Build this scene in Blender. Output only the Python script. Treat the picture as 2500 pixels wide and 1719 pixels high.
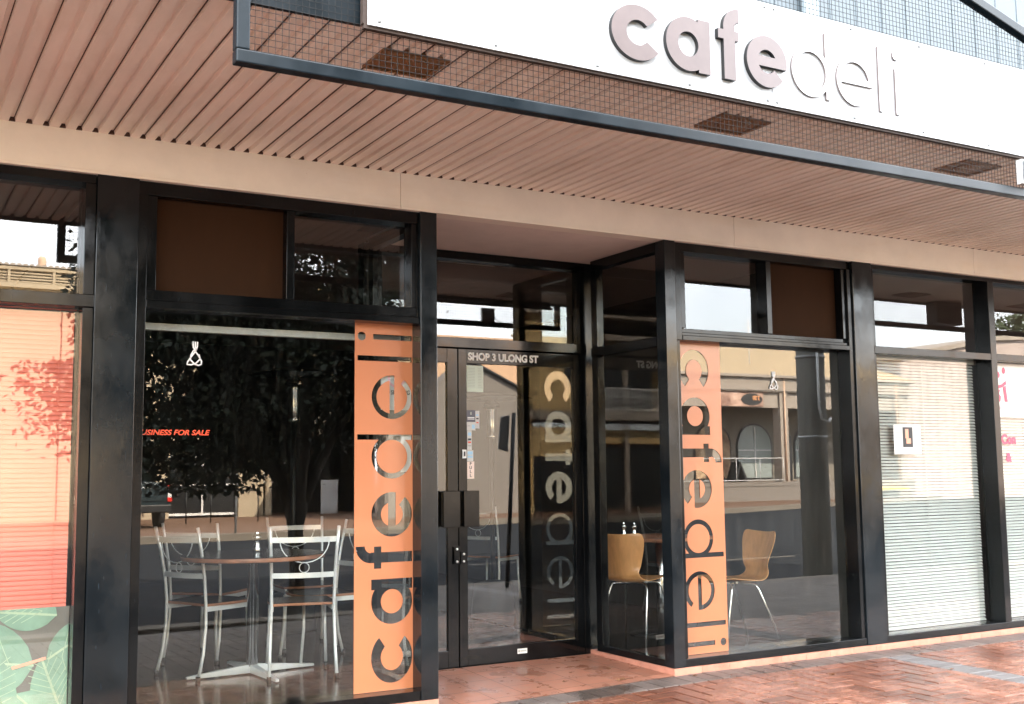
import bpy, math, random
from mathutils import Vector, Matrix
random.seed(7)
R = math.radians
sc = bpy.context.scene
col = sc.collection
for o in list(bpy.data.objects): bpy.data.objects.remove(o)

# ------------------------------------------------------------------ camera
YAW, PITCH, ROLL = .5214, .1062, -.0111
CAM = Vector((-3.2086, -6.565, 1.45))
fw = Vector((math.sin(YAW)*math.cos(PITCH), math.cos(YAW)*math.cos(PITCH), math.sin(PITCH)))
r0 = Vector((math.cos(YAW), -math.sin(YAW), 0)); u0 = r0.cross(fw)
rr = r0*math.cos(ROLL)+u0*math.sin(ROLL); uu = -r0*math.sin(ROLL)+u0*math.cos(ROLL)
cam = bpy.data.objects.new('camera', bpy.data.cameras.new('camera')); col.objects.link(cam)
m = Matrix((rr, uu, -fw)).transposed().to_4x4(); m.translation = CAM
cam.matrix_world = m
cam.data.lens = 39.644; cam.data.sensor_width = 36; cam.data.clip_start = .05; cam.data.clip_end = 800
sc.camera = cam
# ------------------------------------------------------------------ sky, sun, exposure
SUN_EL, SUN_AZ = R(40), R(24)          # the sun stands behind the shops, azimuth from +Y towards +X
w = bpy.data.worlds.new("World"); sc.world = w; w.use_nodes = True
nt = w.node_tree; nt.nodes.clear()
wo = nt.nodes.new('ShaderNodeOutputWorld'); bg = nt.nodes.new('ShaderNodeBackground')
sky = nt.nodes.new('ShaderNodeTexSky'); sky.sky_type = 'NISHITA'; sky.sun_disc = False
sky.sun_elevation = SUN_EL; sky.sun_rotation = SUN_AZ; sky.air_density = 1.2; sky.dust_density = 2.0
tc = nt.nodes.new('ShaderNodeTexCoord'); ns = nt.nodes.new('ShaderNodeTexNoise'); ns.inputs['Scale'].default_value = 2.6
ns.inputs['Detail'].default_value = 5
cr = nt.nodes.new('ShaderNodeValToRGB'); cr.color_ramp.elements[0].position = .4; cr.color_ramp.elements[1].position = .68
cr.color_ramp.elements[0].color = (.45, .45, .45, 1)
mx = nt.nodes.new('ShaderNodeMixRGB'); mx.inputs['Color2'].default_value = (11.5, 11.7, 12.0, 1)
nt.links.new(tc.outputs['Generated'], ns.inputs['Vector']); nt.links.new(ns.outputs['Fac'], cr.inputs['Fac'])
nt.links.new(cr.outputs['Color'], mx.inputs['Fac']); nt.links.new(sky.outputs[0], mx.inputs['Color1'])
nt.links.new(mx.outputs[0], bg.inputs['Color']); bg.inputs['Strength'].default_value = .15
nt.links.new(bg.outputs[0], wo.inputs['Surface'])
sd = bpy.data.lights.new('sun', 'SUN'); sd.energy = 4.8; sd.angle = R(.5); sd.color = (1, .86, .68)
so = bpy.data.objects.new('sun', sd); col.objects.link(so)
sv = Vector((math.sin(SUN_AZ)*math.cos(SUN_EL), math.cos(SUN_AZ)*math.cos(SUN_EL), math.sin(SUN_EL)))
so.rotation_euler = sv.to_track_quat('Z', 'Y').to_euler(); so.location = (0, 20, 30)
sc.view_settings.view_transform = 'Standard'; sc.view_settings.look = 'None'
sc.view_settings.exposure = 3.02; sc.view_settings.gamma = 1
sc.render.engine = 'CYCLES'
sc.cycles.max_bounces = 10; sc.cycles.glossy_bounces = 6; sc.cycles.transparent_max_bounces = 24
sc.cycles.caustics_reflective = False; sc.cycles.caustics_refractive = False

# ------------------------------------------------------------------ helpers
def wloc(o):
    v = Vector((0, 0, 0))
    while o: v += o.location; o = o.parent
    return v

class MB:
    def __init__(s): s.v = []; s.f = []; s.m = []; s.sm = []; s.t = None
    def quad(s, a, b, c, d, mi=0):
        n = len(s.v); s.v += [a, b, c, d]; s.f.append((n, n+1, n+2, n+3)); s.m.append(mi); s.sm.append(False); return s
    def poly(s, pts, mi=0):
        n = len(s.v); s.v += pts; s.f.append(tuple(range(n, n+len(pts)))); s.m.append(mi); s.sm.append(False); return s
    def box(s, x0, x1, y0, y1, z0, z1, mi=0):
        n = len(s.v)
        s.v += [(x0,y0,z0),(x1,y0,z0),(x1,y1,z0),(x0,y1,z0),(x0,y0,z1),(x1,y0,z1),(x1,y1,z1),(x0,y1,z1)]
        for f in ((0,3,2,1),(4,5,6,7),(0,1,5,4),(1,2,6,5),(2,3,7,6),(3,0,4,7)):
            s.f.append(tuple(n+i for i in f)); s.m.append(mi); s.sm.append(False)
        return s
    def beam(s, a, b, w, h, mi=0, up=(0,0,1)):
        a = Vector(a); b = Vector(b); d = (b-a).normalized(); up = Vector(up)
        if abs(d.dot(up)) > .99: up = Vector((0,1,0))
        sx = d.cross(up).normalized()*w/2; sz = sx.cross(d).normalized()*h/2; n = len(s.v)
        for p in (a, b):
            s.v += [tuple(p-sx-sz), tuple(p+sx-sz), tuple(p+sx+sz), tuple(p-sx+sz)]
        for f in ((0,3,2,1),(4,5,6,7),(0,1,5,4),(1,2,6,5),(2,3,7,6),(3,0,4,7)):
            s.f.append(tuple(n+i for i in f)); s.m.append(mi); s.sm.append(False)
        return s
    def tube(s, pts, r, n=8, mi=0, cap=True, flat=1.0):
        P = [Vector(p) for p in pts]; k = len(P)
        rs = r if isinstance(r, (list, tuple)) else [r]*k
        ref = None; base = len(s.v)
        for i, p in enumerate(P):
            d = (P[min(i+1, k-1)]-P[max(i-1, 0)]).normalized()
            if ref is None:
                ref = Vector((0,0,1)) if abs(d.z) < .9 else Vector((0,1,0))
            a = d.cross(ref).normalized(); b = a.cross(d).normalized(); ref = b
            for j in range(n):
                t = 2*math.pi*j/n
                s.v.append(tuple(p+a*math.cos(t)*rs[i]+b*math.sin(t)*rs[i]*flat))
        for i in range(k-1):
            for j in range(n):
                j2 = (j+1) % n
                s.f.append((base+i*n+j, base+i*n+j2, base+(i+1)*n+j2, base+(i+1)*n+j)); s.m.append(mi); s.sm.append(True)
        if cap:
            s.f.append(tuple(base+j for j in reversed(range(n)))); s.m.append(mi); s.sm.append(False)
            s.f.append(tuple(base+(k-1)*n+j for j in range(n))); s.m.append(mi); s.sm.append(False)
        return s
    def lathe(s, prof, c=(0,0,0), n=24, mi=0):
        return s.tube([(c[0], c[1], c[2]+z) for r, z in prof], [max(r, 1e-4) for r, z in prof], n, mi)
    def prism(s, pts, y0, y1, mi=0, side=None):      # outline in x,z extruded along y
        if side is None: side = mi
        n = len(s.v); k = len(pts)
        s.v += [(p[0], y0, p[1]) for p in pts]+[(p[0], y1, p[1]) for p in pts]
        s.f.append(tuple(n+i for i in range(k))); s.m.append(mi); s.sm.append(False)
        s.f.append(tuple(n+k+i for i in reversed(range(k)))); s.m.append(mi); s.sm.append(False)
        for i in range(k):
            j = (i+1) % k
            s.f.append((n+i, n+k+i, n+k+j, n+j)); s.m.append(side); s.sm.append(False)
        return s
    def build(s, name, mats, parent=None, origin=None, bevel=0):
        me = bpy.data.meshes.new(name)
        if parent is not None: off = wloc(parent)
        elif origin is not None: off = Vector(origin)
        else:
            xs = [v[0] for v in s.v]; ys = [v[1] for v in s.v]; zs = [v[2] for v in s.v]
            off = Vector(((min(xs)+max(xs))/2, (min(ys)+max(ys))/2, min(zs)))
        me.from_pydata([tuple(Vector(v)-off) for v in s.v], [], s.f)
        if not isinstance(mats, (list, tuple)): mats = [mats]
        for mt in mats: me.materials.append(mt)
        me.polygons.foreach_set('material_index', s.m); me.polygons.foreach_set('use_smooth', s.sm)
        if s.t is not None:
            at = me.attributes.new('tone', 'FLOAT', 'FACE'); at.data.foreach_set('value', s.t)
        me.update()
        o = bpy.data.objects.new(name, me); col.objects.link(o)
        if parent is not None: o.parent = parent
        else: o.location = off
        if bevel:
            b = o.modifiers.new('bevel', 'BEVEL'); b.width = bevel; b.segments = 2; b.limit_method = 'ANGLE'
        return o

def tag(o, label, cat=None, group=None):
    if label: o['label'] = label
    if cat: o['category'] = cat
    if group: o['group'] = group
    return o
def struct(o, kind='structure'): o['kind'] = kind; return o
def empty(name, loc, label, cat, group=None, rz=0):
    o = bpy.data.objects.new(name, None); col.objects.link(o); o.location = loc; o.rotation_euler.z = rz
    o.empty_display_size = .2
    return tag(o, label, cat, group)
def copy_tree(o, parent=None):
    c = o.copy(); col.objects.link(c); c.parent = parent
    for ch in [x for x in bpy.data.objects if x.parent == o]: copy_tree(ch, c)
    return c

# ------------------------------------------------------------------ materials
def mat(name, base, rough=.5, metal=0., var=0., vscale=6., rvar=0., bump=0., bscale=60., spec=.5, second=None, stretch=(1,1,1), tone=0., coat=0.):
    m = bpy.data.materials.new(name); m.use_nodes = True; n = m.node_tree.nodes; l = m.node_tree.links
    b = n['Principled BSDF']; b.inputs['Roughness'].default_value = rough; b.inputs['Metallic'].default_value = metal
    b.inputs['Specular IOR Level'].default_value = spec; b.inputs['Coat Weight'].default_value = coat
    b.inputs['Base Color'].default_value = (*base, 1)
    t = n.new('ShaderNodeTexCoord'); mp = n.new('ShaderNodeMapping'); mp.inputs['Scale'].default_value = stretch
    l.new(t.outputs['Object'], mp.inputs['Vector'])
    cur = None
    if var or second:
        nz = n.new('ShaderNodeTexNoise'); nz.inputs['Scale'].default_value = vscale; nz.inputs['Detail'].default_value = 6
        nz.inputs['Roughness'].default_value = .65
        l.new(mp.outputs[0], nz.inputs['Vector'])
        rp = n.new('ShaderNodeValToRGB'); rp.color_ramp.elements[0].position = .32; rp.color_ramp.elements[1].position = .7
        s2 = second or tuple(min(1, c*(1+var)) for c in base)
        rp.color_ramp.elements[0].color = (*[c*(1-var) for c in base], 1); rp.color_ramp.elements[1].color = (*s2, 1)
        l.new(nz.outputs['Fac'], rp.inputs['Fac']); cur = rp.outputs['Color']
        if rvar:
            mr = n.new('ShaderNodeMapRange'); mr.inputs['To Min'].default_value = max(.02, rough-rvar); mr.inputs['To Max'].default_value = rough+rvar
            mr.inputs['From Min'].default_value = .3; mr.inputs['From Max'].default_value = .7
            l.new(nz.outputs['Fac'], mr.inputs['Value']); l.new(mr.outputs[0], b.inputs['Roughness'])
    if tone:
        at = n.new('ShaderNodeAttribute'); at.attribute_name = 'tone'
        hs = n.new('ShaderNodeHueSaturation')
        mr = n.new('ShaderNodeMapRange'); mr.inputs['To Min'].default_value = 1-tone; mr.inputs['To Max'].default_value = 1+tone
        l.new(at.outputs['Fac'], mr.inputs['Value']); l.new(mr.outputs[0], hs.inputs['Value'])
        if cur is not None: l.new(cur, hs.inputs['Color'])
        else: hs.inputs['Color'].default_value = (*base, 1)
        cur = hs.outputs['Color']
    if cur is not None: l.new(cur, b.inputs['Base Color'])
    if bump:
        n2 = n.new('ShaderNodeTexNoise'); n2.inputs['Scale'].default_value = bscale; n2.inputs['Detail'].default_value = 4
        l.new(mp.outputs[0], n2.inputs['Vector'])
        bp = n.new('ShaderNodeBump'); bp.inputs['Strength'].default_value = bump; bp.inputs['Distance'].default_value = .01
        l.new(n2.outputs['Fac'], bp.inputs['Height']); l.new(bp.outputs[0], b.inputs['Normal'])
    return m

def scratched(name, base, rough, sc_col=(.16, .19, .21), spec=.3):
    """dark enamel with cloudy wear, fine scratches and chips"""
    m = mat(name, base, rough, var=.4, vscale=3.2, rvar=.12, bump=.06, bscale=9, stretch=(1,1,.6), spec=spec)
    n = m.node_tree.nodes; l = m.node_tree.links; b = n['Principled BSDF']
    src = b.inputs['Base Color'].links[0].from_socket
    t = n.new('ShaderNodeTexCoord')
    w1 = n.new('ShaderNodeTexNoise'); w1.inputs['Scale'].default_value = 90; w1.inputs['Detail'].default_value = 3
    mp = n.new('ShaderNodeMapping'); mp.inputs['Scale'].default_value = (1, 1, .12); mp.inputs['Rotation'].default_value = (0, .3, 0)
    l.new(t.outputs['Object'], mp.inputs['Vector']); l.new(mp.outputs[0], w1.inputs['Vector'])
    r1 = n.new('ShaderNodeValToRGB'); r1.color_ramp.elements[0].position = .70; r1.color_ramp.elements[1].position = .74
    l.new(w1.outputs['Fac'], r1.inputs['Fac'])
    big = n.new('ShaderNodeTexNoise'); big.inputs['Scale'].default_value = 2.2; big.inputs['Detail'].default_value = 7
    l.new(t.outputs['Object'], big.inputs['Vector'])
    r2 = n.new('ShaderNodeValToRGB'); r2.color_ramp.elements[0].position = .42; r2.color_ramp.elements[1].position = .75
    r2.color_ramp.elements[1].color = (.2, .2, .2, 1)
    l.new(big.outputs['Fac'], r2.inputs['Fac'])
    mx = n.new('ShaderNodeMixRGB'); mx.inputs['Color2'].default_value = (*sc_col, 1)
    ad = n.new('ShaderNodeMath'); ad.operation = 'MAXIMUM'
    mu = n.new('ShaderNodeMath'); mu.operation = 'MULTIPLY'; mu.inputs[1].default_value = .5
    l.new(r1.outputs['Color'], mu.inputs[0]); l.new(mu.outputs[0], ad.inputs[0]); l.new(r2.outputs['Color'], ad.inputs[1])
    l.new(ad.outputs[0], mx.inputs['Fac']); l.new(src, mx.inputs['Color1']); l.new(mx.outputs[0], b.inputs['Base Color'])
    return m

def glass(name, tint=(.90, .94, .92), dirt=.004):
    """window glass: mirror share from the angle of incidence (both faces), rest passes through; a little dust"""
    m = bpy.data.materials.new(name); m.use_nodes = True; n = m.node_tree.nodes; l = m.node_tree.links; n.clear()
    out = n.new('ShaderNodeOutputMaterial'); g = n.new('ShaderNodeNewGeometry')
    dt = n.new('ShaderNodeVectorMath'); dt.operation = 'DOT_PRODUCT'
    l.new(g.outputs['Normal'], dt.inputs[0]); l.new(g.outputs['Incoming'], dt.inputs[1])
    def M(op, a, b=None, c=None):
        x = n.new('ShaderNodeMath'); x.operation = op
        for i, q in enumerate((a, b, c)):
            if q is None: continue
            if isinstance(q, (int, float)): x.inputs[i].default_value = q
            else: l.new(q, x.inputs[i])
        return x.outputs[0]
    c = M('ABSOLUTE', dt.outputs['Value'])
    f = M('ADD', M('MULTIPLY', M('POWER', M('SUBTRACT', 1.0, c), 5.0), .95), .05)
    f2 = M('DIVIDE', M('MULTIPLY', f, 2.0), M('ADD', f, 1.0))
    tr = n.new('ShaderNodeBsdfTransparent'); tr.inputs[0].default_value = (*tint, 1)
    gl = n.new('ShaderNodeBsdfGlossy'); gl.inputs['Roughness'].default_value = 0; gl.inputs['Color'].default_value = (1, 1, 1, 1)
    df = n.new('ShaderNodeBsdfDiffuse'); df.inputs[0].default_value = (.5, .48, .42, 1)
    m1 = n.new('ShaderNodeMixShader'); l.new(f2, m1.inputs[0]); l.new(tr.outputs[0], m1.inputs[1]); l.new(gl.outputs[0], m1.inputs[2])
    tcx = n.new('ShaderNodeTexCoord'); mp = n.new('ShaderNodeMapping'); mp.inputs['Scale'].default_value = (7, 7, .8)
    nz = n.new('ShaderNodeTexNoise'); nz.inputs['Scale'].default_value = 3; nz.inputs['Detail'].default_value = 8
    l.new(tcx.outputs['Object'], mp.inputs['Vector']); l.new(mp.outputs[0], nz.inputs['Vector'])
    d = M('MULTIPLY', M('POWER', nz.outputs['Fac'], 4.0), dirt*6)
    m2 = n.new('ShaderNodeMixShader'); l.new(d, m2.inputs[0]); l.new(m1.outputs[0], m2.inputs[1]); l.new(df.outputs[0], m2.inputs[2])
    l.new(m2.outputs[0], out.inputs['Surface'])
    return m

M_ = {}
M_['black'] = scratched('black_enamel', (.005, .0075, .0095), .14, (.032, .046, .058), .42)
M_['frame'] = scratched('black_frame_paint', (.003, .0035, .004), .16, (.02, .024, .028), .3)
M_['bar'] = scratched('slate_bar_paint', (.005, .010, .014), .36, (.025, .04, .05))
M_['cream'] = mat('cream_paint', (.90, .84, .755), .5, var=.06, vscale=2.2, bump=.02, bscale=14)
M_['soffit'] = mat('pink_cream_steel', (.90, .81, .735), .42, var=.09, vscale=2.5, stretch=(1, .25, 1), bump=.02, bscale=20)
M_['seam'] = mat('seam_shadow_gap', (.07, .035, .025), .8)
M_['plaster'] = mat('alcove_ceiling_plaster', (.82, .74, .70), .8, var=.06, vscale=3, bump=.15, bscale=220)
M_['terra'] = mat('terracotta_tile', (.47, .205, .13), .33, var=.16, vscale=5, rvar=.1, bump=.03, bscale=60, tone=.09)
M_['plinth'] = mat('salmon_plinth_tile', (.58, .26, .18), .42, var=.12, vscale=9, tone=.08)
M_['grout'] = mat('grout', (.20, .13, .10), .9, var=.3, vscale=20)
M_['paver'] = mat('red_brick_paver', (.29, .12, .074), .28, var=.22, vscale=7, rvar=.12, bump=.35, bscale=130, tone=.2, second=(.39, .18, .118))
M_['paverg'] = mat('grey_brown_paver', (.20, .16, .14), .5, var=.25, vscale=7, rvar=.1, bump=.35, bscale=130, tone=.16)
M_['paverd'] = mat('grey_band_paver', (.2, .185, .18), .5, var=.2, vscale=7, rvar=.1, bump=.35, bscale=130, tone=.12)
M_['paverb'] = mat('weathered_brown_paver', (.12, .10, .085), .6, var=.25, vscale=7, rvar=.1, bump=.35, bscale=130, tone=.25)
M_['sand'] = mat('joint_sand', (.13, .08, .06), .95, var=.45, vscale=16)
M_['asphalt'] = mat('asphalt', (.021, .024, .028), .85, spec=.08, var=.25, vscale=.6, bump=.4, bscale=160)
M_['concrete'] = mat('concrete', (.30, .28, .25), .8, var=.18, vscale=4, bump=.2, bscale=80)
M_['orange'] = mat('orange_vinyl', (.49, .18, .08), .3, var=.03, vscale=2, coat=.4)
M_['white'] = mat('white_sign_panel', (.56, .57, .575), .35, var=.02, vscale=1.5)
M_['taupe'] = mat('taupe_letter_face', (.155, .118, .112), .4, var=.09, vscale=7)
M_['dark'] = mat('dark_edge', (.012, .012, .012), .5)
M_['wire'] = mat('galvanised_wire', (.022, .022, .022), .6, spec=.2)
M_['clad'] = mat('pale_blue_cladding', (.085, .108, .122), .55, var=.06, vscale=1.2)
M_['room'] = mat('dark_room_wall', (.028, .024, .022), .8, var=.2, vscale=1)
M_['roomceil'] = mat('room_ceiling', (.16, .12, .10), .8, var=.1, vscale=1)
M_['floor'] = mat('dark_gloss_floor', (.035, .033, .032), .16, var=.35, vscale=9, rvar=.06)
M_['brownboard'] = mat('brown_board', (.034, .016, .008), .8, spec=.08, var=.12, vscale=3, stretch=(1,1,.3))
M_['chrome'] = mat('brushed_steel', (.72, .72, .71), .22, metal=1., var=.06, vscale=30)
M_['silver'] = mat('silver_paint', (.80, .81, .81), .3, metal=.35, var=.05, vscale=20)
M_['rubber'] = mat('black_rubber', (.012, .012, .012), .6)
M_['lam'] = mat('brown_laminate', (.055, .03, .022), .22, var=.3, vscale=5, stretch=(1,7,1))
M_['woodedge'] = mat('red_wood_edge', (.36, .15, .075), .4, var=.2, vscale=12)
M_['ply'] = mat('honey_plywood', (.60, .29, .11), .36, var=.16, vscale=3.2, stretch=(9,9,1.0), coat=.2)
M_['blind'] = mat('white_blind_slat', (.46, .47, .45), .45)
M_['blindp'] = mat('salmon_blind_slat', (.70, .145, .09), .45, var=.04, vscale=3)
M_['leafbase'] = mat('printed_greybrown', (.15, .13, .11), .5, var=.2, vscale=4)
M_['leafprint'] = mat('printed_leaf_green', (.20, .31, .225), .5, var=.22, vscale=3)
M_['leafvein'] = mat('printed_vein', (.38, .46, .31), .5)
M_['pinkstem'] = mat('printed_stem', (.75, .33, .22), .5)
M_['brown'] = mat('brown_downlight', (.20, .10, .04), .45, var=.3, vscale=8)
M_['paper'] = mat('white_paper', (.60, .60, .58), .6)
M_['papergreen'] = mat('pale_green_paper', (.62, .72, .62), .5)
M_['ink'] = mat('dark_ink', (.03, .03, .03), .6)
M_['inkgrey'] = mat('grey_ink', (.30, .33, .30), .6)
M_['navy'] = mat('dark_sticker', (.08, .08, .11), .4)
M_['skyblue'] = mat('pale_blue_ink', (.35, .6, .78), .5)
M_['pinkish'] = mat('cream_sticker', (.80, .66, .58), .5)
M_['redink'] = mat('red_lettering', (.70, .07, .02), .45)
M_['crimson'] = mat('crimson_vinyl', (.66, .045, .12), .4)
M_['palepink'] = mat('pale_pink_vinyl', (.75, .42, .48), .4)
M_['signwhite'] = mat('white_lettering', (.78, .78, .76), .4)
M_['grey'] = mat('grey_metal', (.30, .31, .31), .45, metal=.3)
M_['lightgrey'] = mat('light_grey_bar', (.52, .53, .52), .5)
M_['glass'] = glass('window_glass')
M_['glassR'] = glass('window_glass_streaked', (.88, .93, .89), .02)
mc = bpy.data.materials.new('glass_edge'); mc.use_nodes = True; mc.node_tree.nodes.clear()
_o = mc.node_tree.nodes.new('ShaderNodeOutputMaterial'); _t = mc.node_tree.nodes.new('ShaderNodeBsdfTransparent')
mc.node_tree.links.new(_t.outputs[0], _o.inputs['Surface']); M_['clear'] = mc
M_['bark'] = mat('bark', (.03, .025, .02), .9, var=.3, vscale=10, bump=.5, bscale=40)
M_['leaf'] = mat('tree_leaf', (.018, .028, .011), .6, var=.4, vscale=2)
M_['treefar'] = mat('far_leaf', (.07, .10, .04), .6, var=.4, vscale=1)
M_['dryleaf'] = mat('dry_leaf', (.22, .10, .045), .7, var=.35, vscale=30)
# street side
M_['wallcream'] = mat('sunlit_cream_render', (.44, .36, .25), .85, var=.07, vscale=.8)
M_['wallyellow'] = mat('ochre_render', (.66, .47, .22), .85, var=.06, vscale=.8)
M_['wallgrey'] = mat('grey_rendered_brick', (.22, .195, .17), .9, var=.08, vscale=2, bump=.2, bscale=9, stretch=(1,1,4))
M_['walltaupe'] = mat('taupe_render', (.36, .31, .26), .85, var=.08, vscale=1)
M_['peach'] = mat('peach_block', (.70, .48, .34), .85, var=.06, vscale=.6, stretch=(1,1,6))
M_['darkwin'] = mat('dark_shop_glass', (.015, .016, .017), .12)
M_['palewin'] = mat('pale_window', (.32, .37, .36), .2)
M_['farbrick'] = mat('orange_brick_path', (.15, .082, .048), .8, var=.15, vscale=6, bump=.2, bscale=20)
M_['kerb'] = mat('kerb_concrete', (.17, .145, .115), .85, var=.15, vscale=2)
M_['yellow'] = mat('yellow_line', (.70, .48, .05), .7)
M_['carpaint'] = mat('dark_green_grey_car_paint', (.035, .05, .055), .25, metal=.3, coat=.6)
M_['tailred'] = mat('red_lens', (.65, .03, .02), .2)
M_['tailclear'] = mat('clear_lens', (.7, .7, .68), .2)
M_['tyre'] = mat('tyre', (.02, .02, .02), .8)

def tilemat(name, c1, c2, scale):
    m = mat(name, c1, .8); n = m.node_tree.nodes; l = m.node_tree.links
    t = n.new('ShaderNodeTexCoord'); br = n.new('ShaderNodeTexBrick'); mp = n.new('ShaderNodeMapping')
    mp.inputs['Rotation'].default_value = (0, 0, 0); mp.inputs['Scale'].default_value = (scale, scale, scale)
    l.new(t.outputs['Object'], mp.inputs['Vector']); l.new(mp.outputs[0], br.inputs['Vector'])
    br.inputs['Color1'].default_value = (*c1, 1); br.inputs['Color2'].default_value = (*c2, 1)
    br.inputs['Mortar'].default_value = (c1[0]*.4, c1[1]*.4, c1[2]*.4, 1); br.inputs['Mortar Size'].default_value = .04
    l.new(br.outputs['Color'], n['Principled BSDF'].inputs['Base Color'])
    return m
M_['rooftile'] = tilemat('sunlit_roof_tile', (.55, .42, .25), (.48, .35, .20), 1.6)
M_['rooftile2'] = tilemat('orange_roof_tile', (.60, .38, .22), (.52, .31, .18), 1.6)

def patches(m, scale, dark, gloss, thr=(.5, .62), stretch=(1, 1, 1)):
    """damp or dirty patches: darker and (for damp) shinier, with their own outline"""
    n = m.node_tree.nodes; l = m.node_tree.links; b = n['Principled BSDF']
    t = n.new('ShaderNodeTexCoord'); mp = n.new('ShaderNodeMapping'); mp.inputs['Scale'].default_value = stretch
    z = n.new('ShaderNodeTexNoise'); z.inputs['Scale'].default_value = scale; z.inputs['Detail'].default_value = 7; z.inputs['Roughness'].default_value = .6
    l.new(t.outputs['Object'], mp.inputs['Vector']); l.new(mp.outputs[0], z.inputs['Vector'])
    rp = n.new('ShaderNodeValToRGB'); rp.color_ramp.elements[0].position = thr[0]; rp.color_ramp.elements[1].position = thr[1]
    l.new(z.outputs['Fac'], rp.inputs['Fac'])
    mx = n.new('ShaderNodeMixRGB'); mx.blend_type = 'MULTIPLY'; mx.inputs['Color2'].default_value = (*dark, 1)
    l.new(rp.outputs['Color'], mx.inputs['Fac'])
    if b.inputs['Base Color'].links: l.new(b.inputs['Base Color'].links[0].from_socket, mx.inputs['Color1'])
    else: mx.inputs['Color1'].default_value = b.inputs['Base Color'].default_value
    l.new(mx.outputs[0], b.inputs['Base Color'])
    if gloss is not None:
        m2 = n.new('ShaderNodeMixRGB'); m2.inputs['Color2'].default_value = (gloss,)*3+(1,)
        l.new(rp.outputs['Color'], m2.inputs['Fac'])
        if b.inputs['Roughness'].links: l.new(b.inputs['Roughness'].links[0].from_socket, m2.inputs['Color1'])
        else: m2.inputs['Color1'].default_value = (b.inputs['Roughness'].default_value,)*3+(1,)
        l.new(m2.outputs[0], b.inputs['Roughness'])
patches(M_['paver'], .9, (.52, .44, .40), .13, (.47, .60))
patches(M_['paver'], 26, (.55, .5, .48), None, (.66, .72))
patches(M_['paverg'], 1.3, (.5, .48, .46), .2, (.48, .62))
patches(M_['terra'], 2.2, (.72, .66, .62), .2, (.50, .66))
patches(M_['terra'], 40, (.4, .35, .3), None, (.70, .74))
patches(M_['soffit'], 3.0, (.88, .84, .80), None, (.5, .7), (1.2, .3, 1))
patches(M_['soffit'], 60, (.6, .5, .42), None, (.735, .76))
patches(M_['cream'], 1.4, (.94, .90, .84), None, (.5, .75), (.5, 1, 3))
patches(M_['cream'], 70, (.6, .5, .4), None, (.745, .765))
patches(M_['white'], 2.0, (.93, .915, .89), None, (.5, .75), (3, 1, .4))
patches(M_['plinth'], 8, (.78, .70, .66), None, (.5, .7))
# ------------------------------------------------------------------ levels
YG = .13                                              # glass line behind the facade
def base(x): return -.045 if x < 0 else (-.045*(1-x/2) if x < 2 else 0.)
def zp(x, y): return base(x)+.012*min(0, y)
def za(x, y): return zp(x, 0)*(1-y/1.075)+.017*y/1.075

# ------------------------------------------------------------------ the ground
def ground_sheet(name, xs, ys, zf, m):
    b = MB()
    for i in range(len(xs)-1):
        for j in range(len(ys)-1):
            a, c, d, e = (xs[i], ys[j]), (xs[i+1], ys[j]), (xs[i+1], ys[j+1]), (xs[i], ys[j+1])
            b.quad(*[(p[0], p[1], zf(*p)) for p in (a, c, d, e)])
    return struct(b.build(name, m, origin=(0, 0, 0)))
xs = [-30, -8, -4, 0, .5, 1, 1.5, 2, 4, 8, 14, 60]
pv = MB(); tone = []
A = .129
def pave(x0, x1, y0, y1, mi, g=.0055):
    x0 += g; x1 -= g; y0 += g; y1 -= g
    if x1-x0 < .01 or y1-y0 < .01: return
    h = random.uniform(-.0012, .0012); e = .004; n = len(pv.v)
    c = [(x0, y0), (x1, y0), (x1, y1), (x0, y1)]; ci = [(x0+e, y0+e), (x1-e, y0+e), (x1-e, y1-e), (x0+e, y1-e)]
    tl = [random.uniform(-.001, .001) for _ in range(4)]
    pv.v += [(x, y, zp(x, y)-.012) for x, y in c]+[(x, y, zp(x, y)-.003+h) for x, y in c]+[(p[0], p[1], zp(*p)+h+t) for p, t in zip(ci, tl)]
    fs = [(8, 9, 10, 11)]+[(4+i, 4+(i+1) % 4, 8+(i+1) % 4, 8+i) for i in range(4)]+[(i, (i+1) % 4, 4+(i+1) % 4, 4+i) for i in range(4)]
    t = random.random()
    for f in fs: pv.f.append(tuple(n+i for i in f)); pv.m.append(mi); pv.sm.append(False); tone.append(t)
# header course along the shops
x = -9.
while x < 12: pave(x, x+A, -.262, -.008, 1); x += A
# herringbone field, split by a grey cross band
def field(X0, X1, Y0, Y1):
    for i in range(int((X1-X0)/A)+3):
        for j in range(int((Y1-Y0)/A)+3):
            s = (i-j) % 4; px = X0+(i-1)*A; py = Y0+(j-1)*A
            if s == 0: q = (px, px+2*A, py, py+A)
            elif s == 3: q = (px, px+A, py, py+2*A)
            else: continue
            q = (max(q[0], X0), min(q[1], X1), max(q[2], Y0), min(q[3], Y1))
            if q[0] < q[1] and q[2] < q[3]: pave(*q, 0 if q[2] > -1.95 else 3)
field(-5.16, 3.70, -4.90, -.262); field(3.958, 11.0, -4.90, -.262)
y = -.262-A
while y > -4.9: pave(3.70, 3.958, y, y+A, 2); y -= A
pv.t = tone
struct(pv.build('brick_pavement', [M_['paver'], M_['paverg'], M_['paverd'], M_['paverb']], origin=(0, 0, 0)))
ground_sheet('pavement_bedding', xs, [-4.9, -.26, -.002], lambda x, y: zp(x, y)-.009, M_['sand'])
b = MB()
for i in range(40):
    b.box(-28+i*1.5, -28+i*1.5+1.492, -5.2, -4.905, -.25, -.062)
struct(b.build('near_kerb', M_['kerb'], bevel=.012))
FK = [(-40, -21.2), (8, -21.25), (14, -22.4), (24.8, -26), (31, -28.2), (60, -38)]     # far kerb line
b = MB()
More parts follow.
